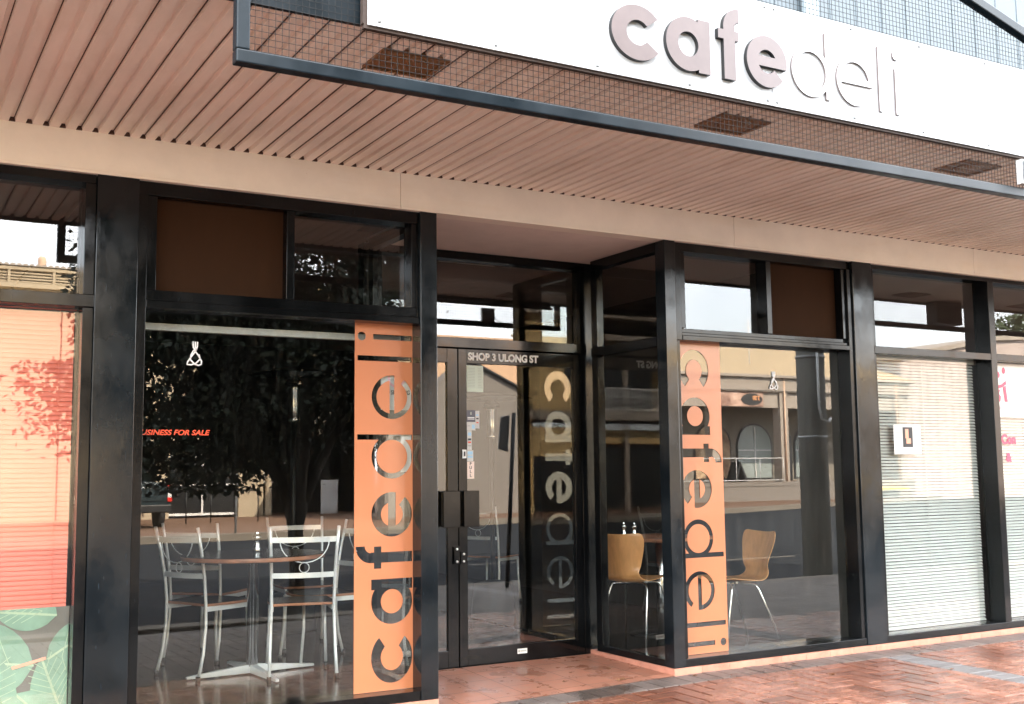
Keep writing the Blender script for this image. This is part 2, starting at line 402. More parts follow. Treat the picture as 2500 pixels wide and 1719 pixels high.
for (xa, ya), (xb_, yb) in zip(FK[:-1], FK[1:]):
    b.quad((xa, -5.18, -.17), (xb_, -5.18, -.17), (xb_, yb-.1, -.17), (xa, ya-.1, -.17))
struct(b.build('road', M_['asphalt'], origin=(0, 0, 0)))
b = MB(); k = MB(); yl = MB()
for (xa, ya), (xb_, yb) in zip(FK[:-1], FK[1:]):
    k.prism([(0, 0)], 0, 0) if False else None
    n = len(k.v)
    k.v += [(xa, ya, -.2), (xb_, yb, -.2), (xb_, yb, 0), (xa, ya, 0), (xa, ya-.45, 0), (xb_, yb-.45, 0)]
    k.f += [(n, n+1, n+2, n+3), (n+3, n+2, n+5, n+4)]; k.m += [0, 0]; k.sm += [False]*2
    b.quad((xa, ya-.45, -.004), (xb_, yb-.45, -.004), (xb_, -70, .5 if xb_ > 20 else .1), (xa, -70, .5 if xa > 20 else .1))
struct(k.build('far_kerb', M_['kerb'], origin=(0, 0, 0)))
struct(b.build('far_footpath', M_['farbrick'], origin=(0, 0, 0)))
b = MB(); b.box(6.0, 12, -9.2, -9.08, -.1685, -.166)
struct(b.build('road_marking', mat('worn_white_line', (.16, .14, .11), .8, var=.3, vscale=3)))
b = MB(); b.box(-200, 200, -200, 120, -1.2, -.5)
struct(b.build('ground', mat('far_ground', (.16, .14, .10), .9, var=.2, vscale=.1)))
# alcove floor tiles
at = MB(); tn = []; T = .247
for i in range(9):
    for j in range(6):
        x0, x1 = max(-.02, -.04+i*T), min(1.867, -.04+(i+1)*T); y1, y0 = min(1.05, 1.10-j*T), max(-.004, 1.10-(j+1)*T)
        if x1-x0 < .02 or y1-y0 < .02: continue
        x0 += .0025; x1 -= .0025; y0 += .0025; y1 -= .0025; n = len(at.v)
        at.v += [(p, q, za(p, q)) for p, q in ((x0, y0), (x1, y0), (x1, y1), (x0, y1))]
        at.f.append((n, n+1, n+2, n+3)); at.m.append(0); at.sm.append(False); tn.append(random.random())
at.t = tn
struct(at.build('alcove_tile_floor', M_['terra'], origin=(0, 0, 0)))
b = MB()
for i in range(8):
    xa, xb_ = -.03+i*.2375, -.03+(i+1)*.2375
    b.quad((xa, -.006, za(xa, 0)-.003), (xb_, -.006, za(xb_, 0)-.003), (xb_, 1.06, za(xb_, 1.06)-.003), (xa, 1.06, za(xa, 1.06)-.003))
struct(b.build('alcove_grout_bed', M_['grout'], origin=(0, 0, 0)))

# ------------------------------------------------------------------ the shop building
bld = empty('shop_building', (0, 0, 0), 'row of black framed shops under a cream beam, with a recessed double door', 'building')
FB, FT = 3.152, 3.393
def part(b, name, m, parent=bld, bevel=0, label=None):
    o = b.build(name, m, parent, bevel=bevel)
    if label: o['label'] = label
    return o
# fascia beam in four lengths with open joints, lip along its foot
joints = [-9, -3.1, -.26, 2.548, 5.33, 8.1, 14]
for a, c in zip(joints[:-1], joints[1:]):
    b = MB(); b.box(a+.0015, c-.0015, -.004, .12, FB+.018, FT+.03); b.box(a+.0015, c-.0015, -.010, .118, FB, FB+.0165)
    part(b, 'fascia_beam', M_['cream'], bevel=.002)
part(MB().box(-.0, 1.95, .119, 1.2, FB+.002, FB+.06), 'alcove_ceiling', M_['plaster'])
# plinth tiles
b = MB(); tn = []
def tiles(x0, x1, y0, y1, zt, n):
    for i in range(n):
        a = x0+(x1-x0)*i/n; c = x0+(x1-x0)*(i+1)/n
        k0 = len(b.f); b.box(a+.0012, c-.0012, y0, y1, -.12, zt); tn.extend([random.random()]*6)
tiles(-5.2, 0.004, .0, .2, .036, 20)
for i in range(4):
    a, c = .2+i*.22, .2+(i+1)*.22
    b.box(-.1, -.002, a+.0012, c-.0012, -.1, .04); tn.extend([random.random()]*6)
b.t = tn; part(b, 'tiled_plinth', M_['plinth'])
b = MB(); tn = []
tiles(1.867, 10.5, .0, .2, .044, 34)
for i in range(4):
    a, c = .2+i*.22, .2+(i+1)*.22
    b.box(1.869, 2.0, a+.0012, c-.0012, -.1, .044); tn.extend([random.random()]*6)
b.t = tn
part(b, 'tiled_plinth', M_['plinth'])
# pillars and corner posts
def pillar(x0, x1, y0=-.002, y1=.2, z0=.036, label=None):
    return part(MB().box(x0, x1, y0, y1, z0, FB), 'pillar', M_['black'], bevel=.004, label=label)
pillar(-2.125, -1.895, z0=-.1)
pillar(3.806, 4.028, z0=.046)
pillar(-.117, .002, y1=.165, z0=.037, label='black corner post left of the doorway')
pillar(1.867, 1.97, y1=.11, z0=.046, label='black corner post right of the doorway')
pillar(8.0, 8.22, z0=.046)
def pane(parent, x0, x1, z0, z1, y=YG, m='glass'):
    b = MB()
    b.quad((x0, y, z0), (x1, y, z0), (x1, y, z1), (x0, y, z1), 0)
    b.quad((x0, y+.006, z0), (x0, y+.006, z1), (x1, y+.006, z1), (x1, y+.006, z0), 1)
    return b.build('pane', [M_[m], M_['clear']], parent)
def panex(parent, x, y0, y1, z0, z1, s):
    b = MB(); b.quad((x, y0, z0), (x, y1, z0), (x, y1, z1), (x, y0, z1), 0)
    b.quad((x+s*.006, y0, z0), (x+s*.006, y0, z1), (x+s*.006, y1, z1), (x+s*.006, y1, z0), 1)
    return b.build('pane', [M_['glass'], M_['clear']], parent)
def window(members, label=None, bev=.0025):
    b = MB()
    for q in members: b.box(*q)
    return part(b, 'window', M_['frame'], bevel=bev, label=label)
# left neighbour
wL = window([(-5.2, -2.127, .02, .16, 3.10, FB-.001), (-5.2, -2.127, -.004, .15, 2.392, 2.462), (-2.184, -2.127, .012, .155, .098, 2.39), (-2.184, -2.127, .012, .155, 2.464, 3.098),
             (-5.2, -2.127, .0, .15, .036, .096), (-3.9, -3.84, .01, .15, .098, 3.098)], 'black window frame of the shop on the left')
pane(wL, -3.84, -2.18, 2.46, 3.11); pane(wL, -3.84, -2.18, .09, 2.40)
# cafe window left
wC = window([(-1.893, -.119, .03, .16, 3.072, FB-.001), (-1.893, -1.842, .015, .16, .098, 3.07), (-1.840, -.119, .012, .155, 2.412, 2.455), (-1.840, -.119, .03, .157, 2.457, 2.518),
             (-1.840, -1.785, .035, .156, 2.52, 3.07), (-1.005, -.955, .035, .156, 2.52, 3.07), (-.165, -.119, .035, .156, 2.52, 3.07),
             (-1.893, -.119, .006, .16, .037, .096)], 'black frame of the large cafe window left of the door')
pane(wC, -.96, -.16, 2.515, 3.075, YG); pane(wC, -1.845, -.117, .09, 2.42)
# cafe window right
wR = window([(1.972, 3.804, .03, .16, 3.085, FB-.001), (1.972, 2.03, .012, .16, 2.412, 3.083), (1.972, 2.012, .02, .16, .104, 2.41), (2.032, 3.756, .01, .155, 2.412, 2.448), (2.032, 3.756, .03, .157, 2.45, 2.472), (2.032, 3.756, .05, .158, 2.474, 2.505),
             (2.032, 2.085, .035, .156, 2.507, 3.083), (2.895, 2.945, .035, .156, 2.507, 3.083), (3.758, 3.804, .015, .16, .104, 3.083), (3.715, 3.756, .035, .156, 2.507, 3.083),
             (1.972, 3.804, .006, .16, .046, .102)], 'black frame of the large cafe window right of the door')
pane(wR, 2.08, 2.90, 2.50, 3.09, YG); pane(wR, 2.0, 3.76, .09, 2.42, YG, 'glassR')
# right neighbour
wN = window([(4.03, 7.998, .03, .16, 3.115, FB-.001), (4.03, 5.495, -.002, .15, 2.398, 2.458), (5.577, 7.998, -.002, .15, 2.398, 2.458), (5.497, 5.575, -.004, .16, .104, 3.113),
             (4.03, 4.07, .02, .155, .104, 2.396), (4.03, 4.07, .02, .155, 2.46, 3.113), (4.03, 7.998, .0, .16, .046, .102)], 'black window frame of the shop on the right')
pane(wN, 4.06, 5.50, 2.45, 3.12); pane(wN, 5.57, 7.9, 2.45, 3.12); pane(wN, 4.06, 5.50, .09, 2.41); pane(wN, 5.57, 7.9, .09, 2.41)
# alcove side windows
DY = 1.075
sR = window([(1.868, 1.94, .112, .98, 3.075, FB-.001), (1.862, 1.94, .112, .98, 2.37, 2.44), (1.870, 1.94, .112, .98, .046, .096), (1.868, 1.935, .900, .978, .098, 2.368), (1.868, 1.935, .900, .978, 2.442, 3.073)],
            'black frame of the glass side wall of the doorway')
panex(sR, 1.90, .10, .91, 2.43, 3.08, 1); panex(sR, 1.90, .10, .91, .09, 2.38, 1)
sL = window([(-.075, .0, .167, .98, 3.075, FB-.001), (-.075, .004, .167, .98, 2.37, 2.44), (-.075, -.002, .167, .98, .037, .096), (-.07, .0, .900, .978, .098, 3.073)])
panex(sL, -.035, .10, .91, 2.43, 3.08, -1); panex(sL, -.035, .10, .91, .09, 2.38, -1)
# door surround and transom
wD = window([(-.07, 1.94, DY, DY+.12, 3.088, FB-.001), (.0, 1.868, DY-.02, DY+.1, 2.402, 2.478), (-.07, .045, DY, DY+.11, .0, 3.086), (1.822, 1.94, DY-.002, DY+.11, .0, 3.086)], 'black door surround with a glass fanlight above')
pane(wD, .04, 1.825, 2.47, 3.09, DY+.05)
# door leaves
def leaf(x0, x1, sl, sr, name_label):
    b = MB(); y0, y1 = DY+.002, DY+.05
    b.box(x0, x0+sl, y0, y1, .012, 2.395); b.box(x1-sr, x1, y0, y1, .012, 2.395)
    b.box(x0+sl, x1-sr, y0+.001, y1-.001, .012, .14); b.box(x0+sl, x1-sr, y0+.001, y1-.001, 2.285, 2.395)
    d = part(b, 'door', M_['frame'], bevel=.003, label=name_label)
    pane(d, x0+sl-.005, x1-sr+.005, .135, 2.29, DY+.02)
    return d
dl = leaf(.047, .700, .08, .088, 'narrow left leaf of the black glass door')
dr = leaf(.708, 1.820, .070, .070, 'wide right leaf of the black glass door')
def handle(parent, x0, x1):
    b = MB(); b.box(x0, x1, DY-.055, DY-.035, 1.045, 1.315); b.box(x0+.004, x0+.028, DY-.035, DY+.001, 1.05, 1.31)
    return b.build('handle', M_['frame'], parent, bevel=.003)
handle(dl, .55, .688); handle(dr, .722, .85)
def lock(parent, x0, x1, z0, z1):
    b = MB(); b.box(x0, x1, DY-.018, DY+.001, z0, z1)
    for z in (z0+.018, z1-.018): b.lathe([(.009, 0), (.009, .004), (.0, .007)], ((x0+x1)/2, DY-.018, z), 10, 1) if False else b.tube([((x0+x1)/2, DY-.017, z), ((x0+x1)/2, DY-.024, z), ((x0+x1)/2, DY-.027, z)], [.010, .009, .003], 10, 1)
    return b.build('lock', [M_['frame'], M_['silver']], parent)
lock(dl, .655, .698, .772, .90); lock(dr, .712, .755, .772, .862)
b = MB(); b.box(.735, .768, DY-.006, DY+.001, 1.56, 1.625); b.box(.746, .756, DY-.012, DY-.006, 1.575, 1.61, 1)
b.build('keyhole_plate', [M_['signwhite'], M_['ink']], dr)
b = MB(); b.box(1.20, 1.285, DY-.001, DY+.001, .068, .105)
for i in range(5): b.box(1.225+i*.011, 1.233+i*.011, DY-.002, DY-.001, .082, .094, 1)
b.box(1.206, 1.219, DY-.002, DY-.001, .078, .098, 1)
b.build('maker_plate', [M_['signwhite'], M_['inkgrey']], dr)
# upper wall with cladding ribs, roof; unseen top raised to shade the street tree
b = MB(); b.box(-9, 14, .03, .25, FT+.032, 9.4)
x = -9
while x < 14: b.box(x, x+.02, .025, .03, 3.6, 9.4); x += .31
part(b, 'upper_wall', M_['clad'])
part(MB().box(3.36, 3.52, -.03, .011, 3.6, 9.4), 'downpipe_cover', mat('grey_cover_strip', (.22, .26, .28), .6))
part(MB().box(-9, 14, -.1, 9.2, 9.4, 9.6), 'roof', M_['clad'])
# rooms behind the glass
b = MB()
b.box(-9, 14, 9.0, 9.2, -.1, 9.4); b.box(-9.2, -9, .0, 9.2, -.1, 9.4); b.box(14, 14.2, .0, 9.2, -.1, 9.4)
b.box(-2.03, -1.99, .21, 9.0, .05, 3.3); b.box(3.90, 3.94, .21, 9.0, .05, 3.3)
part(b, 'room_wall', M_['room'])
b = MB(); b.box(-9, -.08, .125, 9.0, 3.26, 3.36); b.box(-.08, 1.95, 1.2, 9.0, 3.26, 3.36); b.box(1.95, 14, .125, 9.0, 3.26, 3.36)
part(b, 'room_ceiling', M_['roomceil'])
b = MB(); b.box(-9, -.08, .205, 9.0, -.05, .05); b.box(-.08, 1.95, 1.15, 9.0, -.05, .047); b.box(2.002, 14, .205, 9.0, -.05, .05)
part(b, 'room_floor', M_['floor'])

# ------------------------------------------------------------------ awning
aw = empty('awning', (0, -2.2, 3.39), 'ribbed pink cream steel awning above the footpath with a black edge beam', 'awning')
b = MB(); P = .17348/2; x0 = -2.5813-60*P; zf = FT-.002
ys = (-2.19, -.001)
prof = []
i = 0; x = x0
while x < 13.9:
    # flat pan, then a narrow raised channel; every second channel carries the lap seam
    prof += [(x+.0105, zf+.021), (x+.0165, zf), (x+P-.0165, zf), (x+P-.0105, zf+.021)]
    x += P
for p, q in zip(prof[:-1], prof[1:]):
    b.quad((p[0], ys[0], p[1]), (q[0], ys[0], q[1]), (q[0], ys[1], q[1]), (p[0], ys[1], p[1]))
b.quad((prof[0][0], ys[0], zf+.06), (prof[-1][0], ys[0], zf+.06), (prof[-1][0], ys[1], zf+.06), (prof[0][0], ys[1], zf+.06))
b.build('soffit', M_['soffit'], aw)
b = MB(); x = x0; i = 0
while x < 13.9:
    b.prism([(x-.0165, zf-.0005), (x+.0165, zf-.0005), (x+.0105, zf+.0215), (x-.0105, zf+.0215)], -.02, -.002)   # dark plug, painted shade of the open rib end
    if i % 2 == 0: b.box(x+.0085, x+.0115, -2.18, -.02, zf+.015, zf+.0225)       # lap seam
    x += P; i += 1
b.build('rib_seam_and_shade', M_['seam'], aw)
b = MB(); b.box(-9, 13.9, -2.215, -2.192, FT-.03, FT+.10); b.box(-9, 13.9, -2.215, -.01, FT+.10, FT+.13)
b.build('edge_beam', M_['bar'], aw)
for k in range(-2, 6):
    cx_ = -1.05+k*2.0 if k != 1 else .965
    if k == 0: cx_ = -1.05
    b = MB(); y0, y1, xa, xb_ = -1.955, -1.695, cx_-.17, cx_+.17
    for q in ((xa, xb_, y0, y0+.02), (xa, xb_, y1-.02, y1), (xa, xa+.02, y0+.02, y1-.02), (xb_-.02, xb_, y0+.02, y1-.02)): b.box(*q, zf-.012, zf+.01)
    b.quad((xa+.02, y0+.02, zf-.003), (xb_-.02, y0+.02, zf-.003), (xb_-.02, y1-.02, zf-.003), (xa+.02, y1-.02, zf-.003))
    b.tube([(cx_, (y0+y1)/2, zf-.003), (cx_, (y0+y1)/2, zf-.009), (cx_, (y0+y1)/2, zf-.009)], [.10, .09, .085], 24)
    b.build('downlight', M_['brown'], aw)

# ------------------------------------------------------------------ sign frame on the awning edge
def ringarc(cx, cz, Ro, Ri, a0, a1, n=40):
    o = []; i_ = []
    for k in range(n+1):
        t = R(a0+(a1-a0)*k/n); o.append((cx+Ro*math.cos(t), cz+Ro*math.sin(t))); i_.append((cx+Ri*math.cos(t), cz+Ri*math.sin(t)))
    return ('arc', o, i_)
def rect(u0, u1, v0, v1): return ('poly', [(u0, v0), (u1, v0), (u1, v1), (u0, v1)])
def glyph(ch, bold, sb=.070, st=.033):
    s = sb if bold else st; H = .14
    if ch == 'c':
        k, o, i_ = ringarc(H, H, H, H-s, 38, 322)
        return [(k, [(p*1.12, q) for p, q in o], [(p*1.12+(.004 if p < H else 0), q) for p, q in i_])]
    if ch == 'a': return [('ring', H, H, H, H-s), rect(2*H-s, 2*H, 0, 2*H)]
    if ch == 'd': return [('ring', H, H, H, H-s), rect(2*H-s, 2*H, 0, .377)]
    if ch == 'e':
        hb = .027 if bold else .0165; a = -math.degrees(math.asin(hb/H))
        return [ringarc(H, H, H, H-s, a, 320 if bold else 324), rect(s*.5, H+math.sqrt(H*H-hb*hb)-.002, H-hb, H+hb)]
    if ch == 'f': return [rect(.036, .036+s, 0, .285), ringarc(.036+.105, .28, .105, .105-s+.004, 90, 180, 14), rect(0, .137, .212, .262)]
    if ch == 'l': return [rect(0, s, 0, .377)]
    if ch == 'i': return [rect(0, s, 0, .27), ('disc', s/2, .349, .028)]
def prim_mesh(p, tf, d0, d1):
    """tf maps letter (u,v) and depth to a world point"""
    b = MB()
    def add(o, closed):
        pass
    if p[0] in ('poly', 'disc'):
        pts = p[1] if p[0] == 'poly' else [(p[1]+p[3]*math.cos(2*math.pi*k/28), p[2]+p[3]*math.sin(2*math.pi*k/28)) for k in range(28)]
        k = len(pts); b.v = [tf(*q, d0) for q in pts]+[tf(*q, d1) for q in pts]
        b.f = [tuple(reversed(range(k))), tuple(range(k, 2*k))]+[(i, (i+1) % k, k+(i+1) % k, k+i) for i in range(k)]
    else:
        if p[0] == 'ring':
            _, cx, cz, Ro, Ri = p; n = 56
            o = [(cx+Ro*math.cos(2*math.pi*k/n), cz+Ro*math.sin(2*math.pi*k/n)) for k in range(n)]
            i_ = [(cx+Ri*math.cos(2*math.pi*k/n), cz+Ri*math.sin(2*math.pi*k/n)) for k in range(n)]; closed = True
        else: _, o, i_ = p; n = len(o); closed = False
        b.v = [tf(*q, d0) for q in o]+[tf(*q, d0) for q in i_]+[tf(*q, d1) for q in o]+[tf(*q, d1) for q in i_]
        rng = range(n) if closed else range(n-1)
        for i in rng:
            j = (i+1) % n
            b.f += [(i, n+i, n+j, j), (2*n+i, 2*n+j, 3*n+j, 3*n+i), (i, j, 2*n+j, 2*n+i), (n+i, 3*n+i, 3*n+j, n+j)]
        if not closed:
            b.f += [(0, 2*n, 3*n, n), (n-1, 2*n-1, 4*n-1, 3*n-1)]
    b.m = [0]*len(b.f); b.sm = [False]*len(b.f)
    me = bpy.data.meshes.new('tmp'); me.from_pydata(b.v, [], b.f)
    import bmesh
    bm = bmesh.new(); bm.from_mesh(me); bmesh.ops.recalc_face_normals(bm, faces=bm.faces); bm.to_mesh(me); bm.free()
    return me
def boolean(me, others, op):
    o = bpy.data.objects.new('tmp', me); col.objects.link(o)
    for q in others:
        t = bpy.data.objects.new('tmp2', q); col.objects.link(t)
        md = o.modifiers.new('b', 'BOOLEAN'); md.operation = op; md.object = t; md.solver = 'EXACT'
        dg = bpy.context.evaluated_depsgraph_get(); dg.update()
        nm = bpy.data.meshes.new_from_object(o.evaluated_get(dg), depsgraph=dg)
        o.modifiers.clear(); o.data = nm; bpy.data.objects.remove(t)
    r = o.data; bpy.data.objects.remove(o); return r
def mesh_obj(name, me, mats, parent=None, origin=None):
    off = wloc(parent) if parent is not None else Vector(origin)
    me.transform(Matrix.Translation(-off)); me.materials.clear()
    for q in (mats if isinstance(mats, list) else [mats]): me.materials.append(q)
    o = bpy.data.objects.new(name, me); col.objects.link(o)
    if parent is not None: o.parent = parent
    else: o.location = off
    return o

FRY = -2.28
sg = empty('awning_sign', (.93, FRY, 3.08), 'white cafe sign panel with raised letters on a black mesh frame along the awning edge', 'shop sign')
def sign_frame(sg, X0, X1, parts=True):
    b = MB(); zb = 3.083; w_ = .056
    b.box(X0, X1, FRY, FRY+.06, zb, zb+w_); b.box(X0, X0+w_, FRY+.001, FRY+.059, zb+w_, 3.93); b.box(X1-w_, X1, FRY+.001, FRY+.059, zb+w_, 3.93)
    xm = (X0+X1)/2; zt = 3.93+.27*(xm-X0)
    b.beam((X0, FRY+.03, 3.93), (xm, FRY+.03, zt), .058, .06); b.beam((xm, FRY+.03, zt), (X1, FRY+.03, 3.93), .058, .06)
    b.build('frame', M_['bar'], sg, bevel=.006)
    b = MB(); s = .0285; x = X0+w_
    while x < X1-w_:
        top = 3.93+.27*(min(x-X0, X1-x))-.02
        b.box(x, x+.0019, FRY+.036, FRY+.0379, zb+.03, top); x += s
    z = zb+w_+.012
    while z < zt-.03:
        d = max(0, (z-3.93+.02)/.27); a, c = X0+.03+d, X1-.03-d
        if a < c: b.box(a, c, FRY+.0335, FRY+.0354, z, z+.0019)
        z += s
    b.build('wire_mesh', M_['wire'], sg)
sign_frame(sg, -1.993, 3.79)
b = MB(); b.box(-1.436, .832, FRY-.010, FRY-.001, 3.338, 3.89); b.box(.835, 3.70, FRY-.010, FRY-.001, 3.338, 3.89)
b.build('panel', M_['white'], sg, bevel=.001)
b = MB(); b.box(-1.45, 3.70, FRY+.002, FRY+.03, 3.325, 3.345); b.box(-1.455, -1.425, FRY+.002, FRY+.03, 3.345, 3.885)
b.build('backing_rail', mat('rusty_rail', (.05, .032, .024), .7, var=.3, vscale=20), sg)
for z in (3.362, 3.868):
    for x in (-1.385, -.82, -.27, .285, .80, .865, 1.43, 1.98, 2.55, 3.1, 3.6):
        MB().tube([(x, FRY-.010, z), (x, FRY-.016, z), (x, FRY-.018, z)], [.0085, .008, .004], 8).build('screw', M_['grey'], sg)
for ch, u, bold in (('c', -.161, 1), ('a', .169, 1), ('f', .505, 1), ('e', .694, 1), ('d', 1.008, 0), ('e', 1.34, 0), ('l', 1.669, 0), ('i', 1.803, 0)):
    dep = .024 if bold else .011; LK = (6.565+FRY-.012-dep)/4.305
    tf = lambda a, c, d, u=u: (CAM.x+(u+a-CAM.x)*LK, d, 1.45+(3.446+c-1.45)*LK)
    ms = [prim_mesh(p, tf, FRY-.012-dep, FRY-.012) for p in glyph(ch, bold, .076, .030)]
    me = ms[0] if len(ms) == 1 else boolean(ms[0], ms[1:], 'UNION')
    o = mesh_obj('letter', me, [M_['taupe'] if bold else M_['white'], M_['dark'] if bold else M_['taupe']], sg)
    for p in o.data.polygons: p.material_index = 0 if p.normal.y < -.9 else 1
# floodlight junction box hanging on the mesh
b = MB(); b.box(2.79, 2.95, FRY-.05, FRY-.012, 3.15, 3.30); b.box(2.80, 2.94, FRY-.056, FRY-.05, 3.16, 3.29, 1)
b.tube([(2.80, FRY-.06, 3.20), (2.86, FRY-.08, 3.17), (2.95, FRY-.07, 3.22), (3.05, FRY-.03, 3.14)], .004, 6, 2)
b.tube([(2.80, FRY-.06, 3.22), (2.88, FRY-.075, 3.20), (2.97, FRY-.06, 3.18)], .004, 6, 2)
tag(b.build('junction_box', [M_['lightgrey'], mat('dirty_box_face', (.12, .14, .15), .6, var=.5, vscale=30), M_['dark']]), 'small grey box with loose cables on the mesh at the right end of the sign', 'electrical box')
# the neighbours' frames further along the same awning
s2 = empty('awning_sign', (8.8, FRY, 3.08), 'mesh sign frame of the next shop, mirrored in the right hand windows', 'shop sign')
sign_frame(s2, 5.75, 11.6)
tag(MB().box(7.58, 8.02, -2.16, -2.0, 3.12, 3.385).build('hanging_lightbox', M_['bar'], bevel=.01), 'dark unlit box hanging under the awning, reflected in the right hand window', 'light box')

# ------------------------------------------------------------------ vinyl strips with cut-out letters
fac = (6.565+YG-.004)/6.645
TX = lambda x: CAM.x+(x-CAM.x)*fac
TZ = lambda z: 1.45+(z-1.45)*fac
def strip(name, x0, x1, z0, z1, tfm, lab):
    b = MB(); b.box(x0, x1, YG-.0045, YG-.0025, z0, z1)
    me = bpy.data.meshes.new('s'); me.from_pydata(b.v, [], b.f)
    pr = []
    for ch, u, bold in (('c', 0, 1), ('a', .360, 1), ('f', .706, 1), ('e', .902, 1), ('d', 1.266, 0), ('e', 1.645, 0), ('l', 2.013, 0), ('i', 2.152, 0)):
        for p in glyph(ch, bold, .065, .034): pr.append(prim_mesh(p, lambda a, c, d, u=u: tfm(u+a, c, d), YG-.02, YG+.02))
    me = boolean(me, pr, 'DIFFERENCE')
    o = mesh_obj(name, me, M_['orange'], origin=((x0+x1)/2, YG, z0))
    return tag(o, lab, 'window sign')
strip('window_sign', TX(-.538), -.1175, .098, TZ(2.411), lambda u, v, d: (TX(-.143-v), d, TZ(.152+u)), 'tall orange strip on the left cafe window, letters cut out and reading upwards')
strip('window_sign', 2.014, TX(2.437), .104, TZ(2.408), lambda u, v, d: (TX(2.042+v), d, TZ(2.353-u)), 'tall orange strip on the right cafe window, letters cut out and reading downwards')

# ------------------------------------------------------------------ lettering helper
def text(name, s, size, x, y, z, m, bold=0., shear=0., depth=.001, width=None, parent=None, align='LEFT', mirror=False, space=1.):
    cu = bpy.data.curves.new('t', 'FONT'); cu.body = s; cu.size = size; cu.offset = bold; cu.shear = shear; cu.extrude = depth; cu.space_character = space
    cu.align_x = align
    t = bpy.data.objects.new('t', cu); col.objects.link(t)
    dg = bpy.context.evaluated_depsgraph_get(); dg.update()
    me = bpy.data.meshes.new_from_object(t.evaluated_get(dg), depsgraph=dg); bpy.data.objects.remove(t)
    k = 1.
    if width: k = width/max(1e-6, max(v.co.x for v in me.vertices)-min(v.co.x for v in me.vertices))
    me.transform(Matrix.Diagonal((k, 1, 1, 1)))
    me.transform(Matrix.Rotation(R(90), 4, 'X'))
    if mirror: me.transform(Matrix.Rotation(R(180), 4, 'Z'))
    me.transform(Matrix.Translation((x, y, z)))
    return mesh_obj(name, me, m, parent, origin=(x, y, z))
tag(text('street_number_lettering', 'SHOP 3 ULONG ST', .078, .79, DY-.001, 2.313, M_['signwhite'], bold=.0035, width=.63), 'white capital letters of the shop address across the top rail of the door', 'lettering')
tag(text('sale_lettering', 'BUSINESS FOR SALE', .042, -1.86, YG-.002, 1.688, M_['redink'], bold=.0009, shear=.25, width=.425), 'small red slanted lettering on the left cafe window', 'lettering')
def knot(x, y, z, s, lab):
    b = MB(); r = .0048
    L1 = [(-.18, 1.0), (-.14, .55), (.0, .25), (.28, -.1), (.52, -.55), (.50, -.78), (.3, -.88), (.0, -.8), (-.35, -.45), (-.32, -.1), (-.12, .3)]
    L2 = [(.18, 1.0), (.16, .6), (.05, .25), (-.25, -.15), (-.55, -.6), (-.62, -.82), (-.3, -.85), (.1, -.7), (.42, -.35), (.3, .0)]
    L3 = [(0, 1.0), (.01, .6), (.08, .3)]
    for L in (L1, L2, L3): b.tube([(x+u*s, y, z+v*s) for u, v in L], r, 6)
    tag(b.build('knot_logo', M_['signwhite']), lab, 'window logo')
knot(-1.53, YG-.006, 2.165, .075, 'small white knot emblem high on the left cafe window')
knot(3.02, YG-.006, 2.145, .075, 'small white knot emblem high on the right cafe window')

# stickers on the door glass
SY = DY+.018
def sticker(name, q, mt, lab, lines=(), cat='sticker', extra=None, y=SY):
    x0, x1, z0, z1 = q; b = MB(); b.box(x0, x1, y-.0015, y-.0005, z0, z1); mats = [mt]
    for (a, c, d, e, mi) in lines:
        if mi not in mats: mats.append(mi)
        b.box(x0+(x1-x0)*a, x0+(x1-x0)*c, y-.0021, y-.0016, z0+(z1-z0)*d, z0+(z1-z0)*e, mats.index(mi))
    o = b.build(name, mats)
    return tag(o, lab, cat)
ln = [(.08, .5+.0*i, 1-.12-i*.058, 1-.112-i*.058, M_['inkgrey']) for i in range(13)]+[(.68, .9, 1-.12-i*.058, 1-.112-i*.058, M_['inkgrey']) for i in range(13)]
sticker('opening_hours_sheet', (.785, .93, 2.068, 2.272), M_['papergreen'], 'pale green printed sheet in the top corner of the door glass', ln, 'notice')
sticker('navy_sticker', (.783, .858, 1.838, 1.926), M_['navy'], 'dark square sticker with pale lettering on the door glass', [(.1, .9, .2, .26, M_['signwhite']), (.1, .9, .32, .4, M_['signwhite']), (.4, .6, .6, .85, M_['inkgrey'])])
sticker('card_sticker', (.859, .893, 1.787, 1.922), M_['paper'], 'narrow white card logo strip beside the dark sticker', [(.2, .8, .72, .8, M_['skyblue']), (.2, .8, .52, .6, M_['ink']), (.2, .8, .3, .36, M_['redink'])])
sticker('card_sticker', (.783, .858, 1.772, 1.836), M_['paper'], 'small white sticker with a blue square below the dark one', [(.6, .92, .2, .7, M_['skyblue']), (.1, .4, .5, .56, M_['inkgrey'])])
sticker('card_sticker', (.786, .826, 1.622, 1.770), M_['paper'], 'long white strip of card logos above the blue sticker', [(.2, .85, .74, .9, M_['skyblue']), (.2, .85, .5, .6, M_['ink']), (.2, .85, .36, .44, M_['redink']), (.2, .85, .2, .24, M_['inkgrey'])])
sticker('card_sticker', (.784, .838, 1.538, 1.620), M_['paper'], 'pale blue striped sticker directly above the word PULL', [(.1, .9, .6, .9, M_['skyblue']), (.1, .9, .3, .5, M_['skyblue'])])
pl = sticker('pull_sign', (.783, .845, 1.405, 1.535), M_['pinkish'], 'cream sticker with the word PULL written downwards on the door', (), 'door sign')
for i, ch in enumerate('PULL'): text('letter', ch, .032, .814, SY-.0022, 1.507-i*.0295, M_['ink'], bold=.0006, parent=pl, align='CENTER')

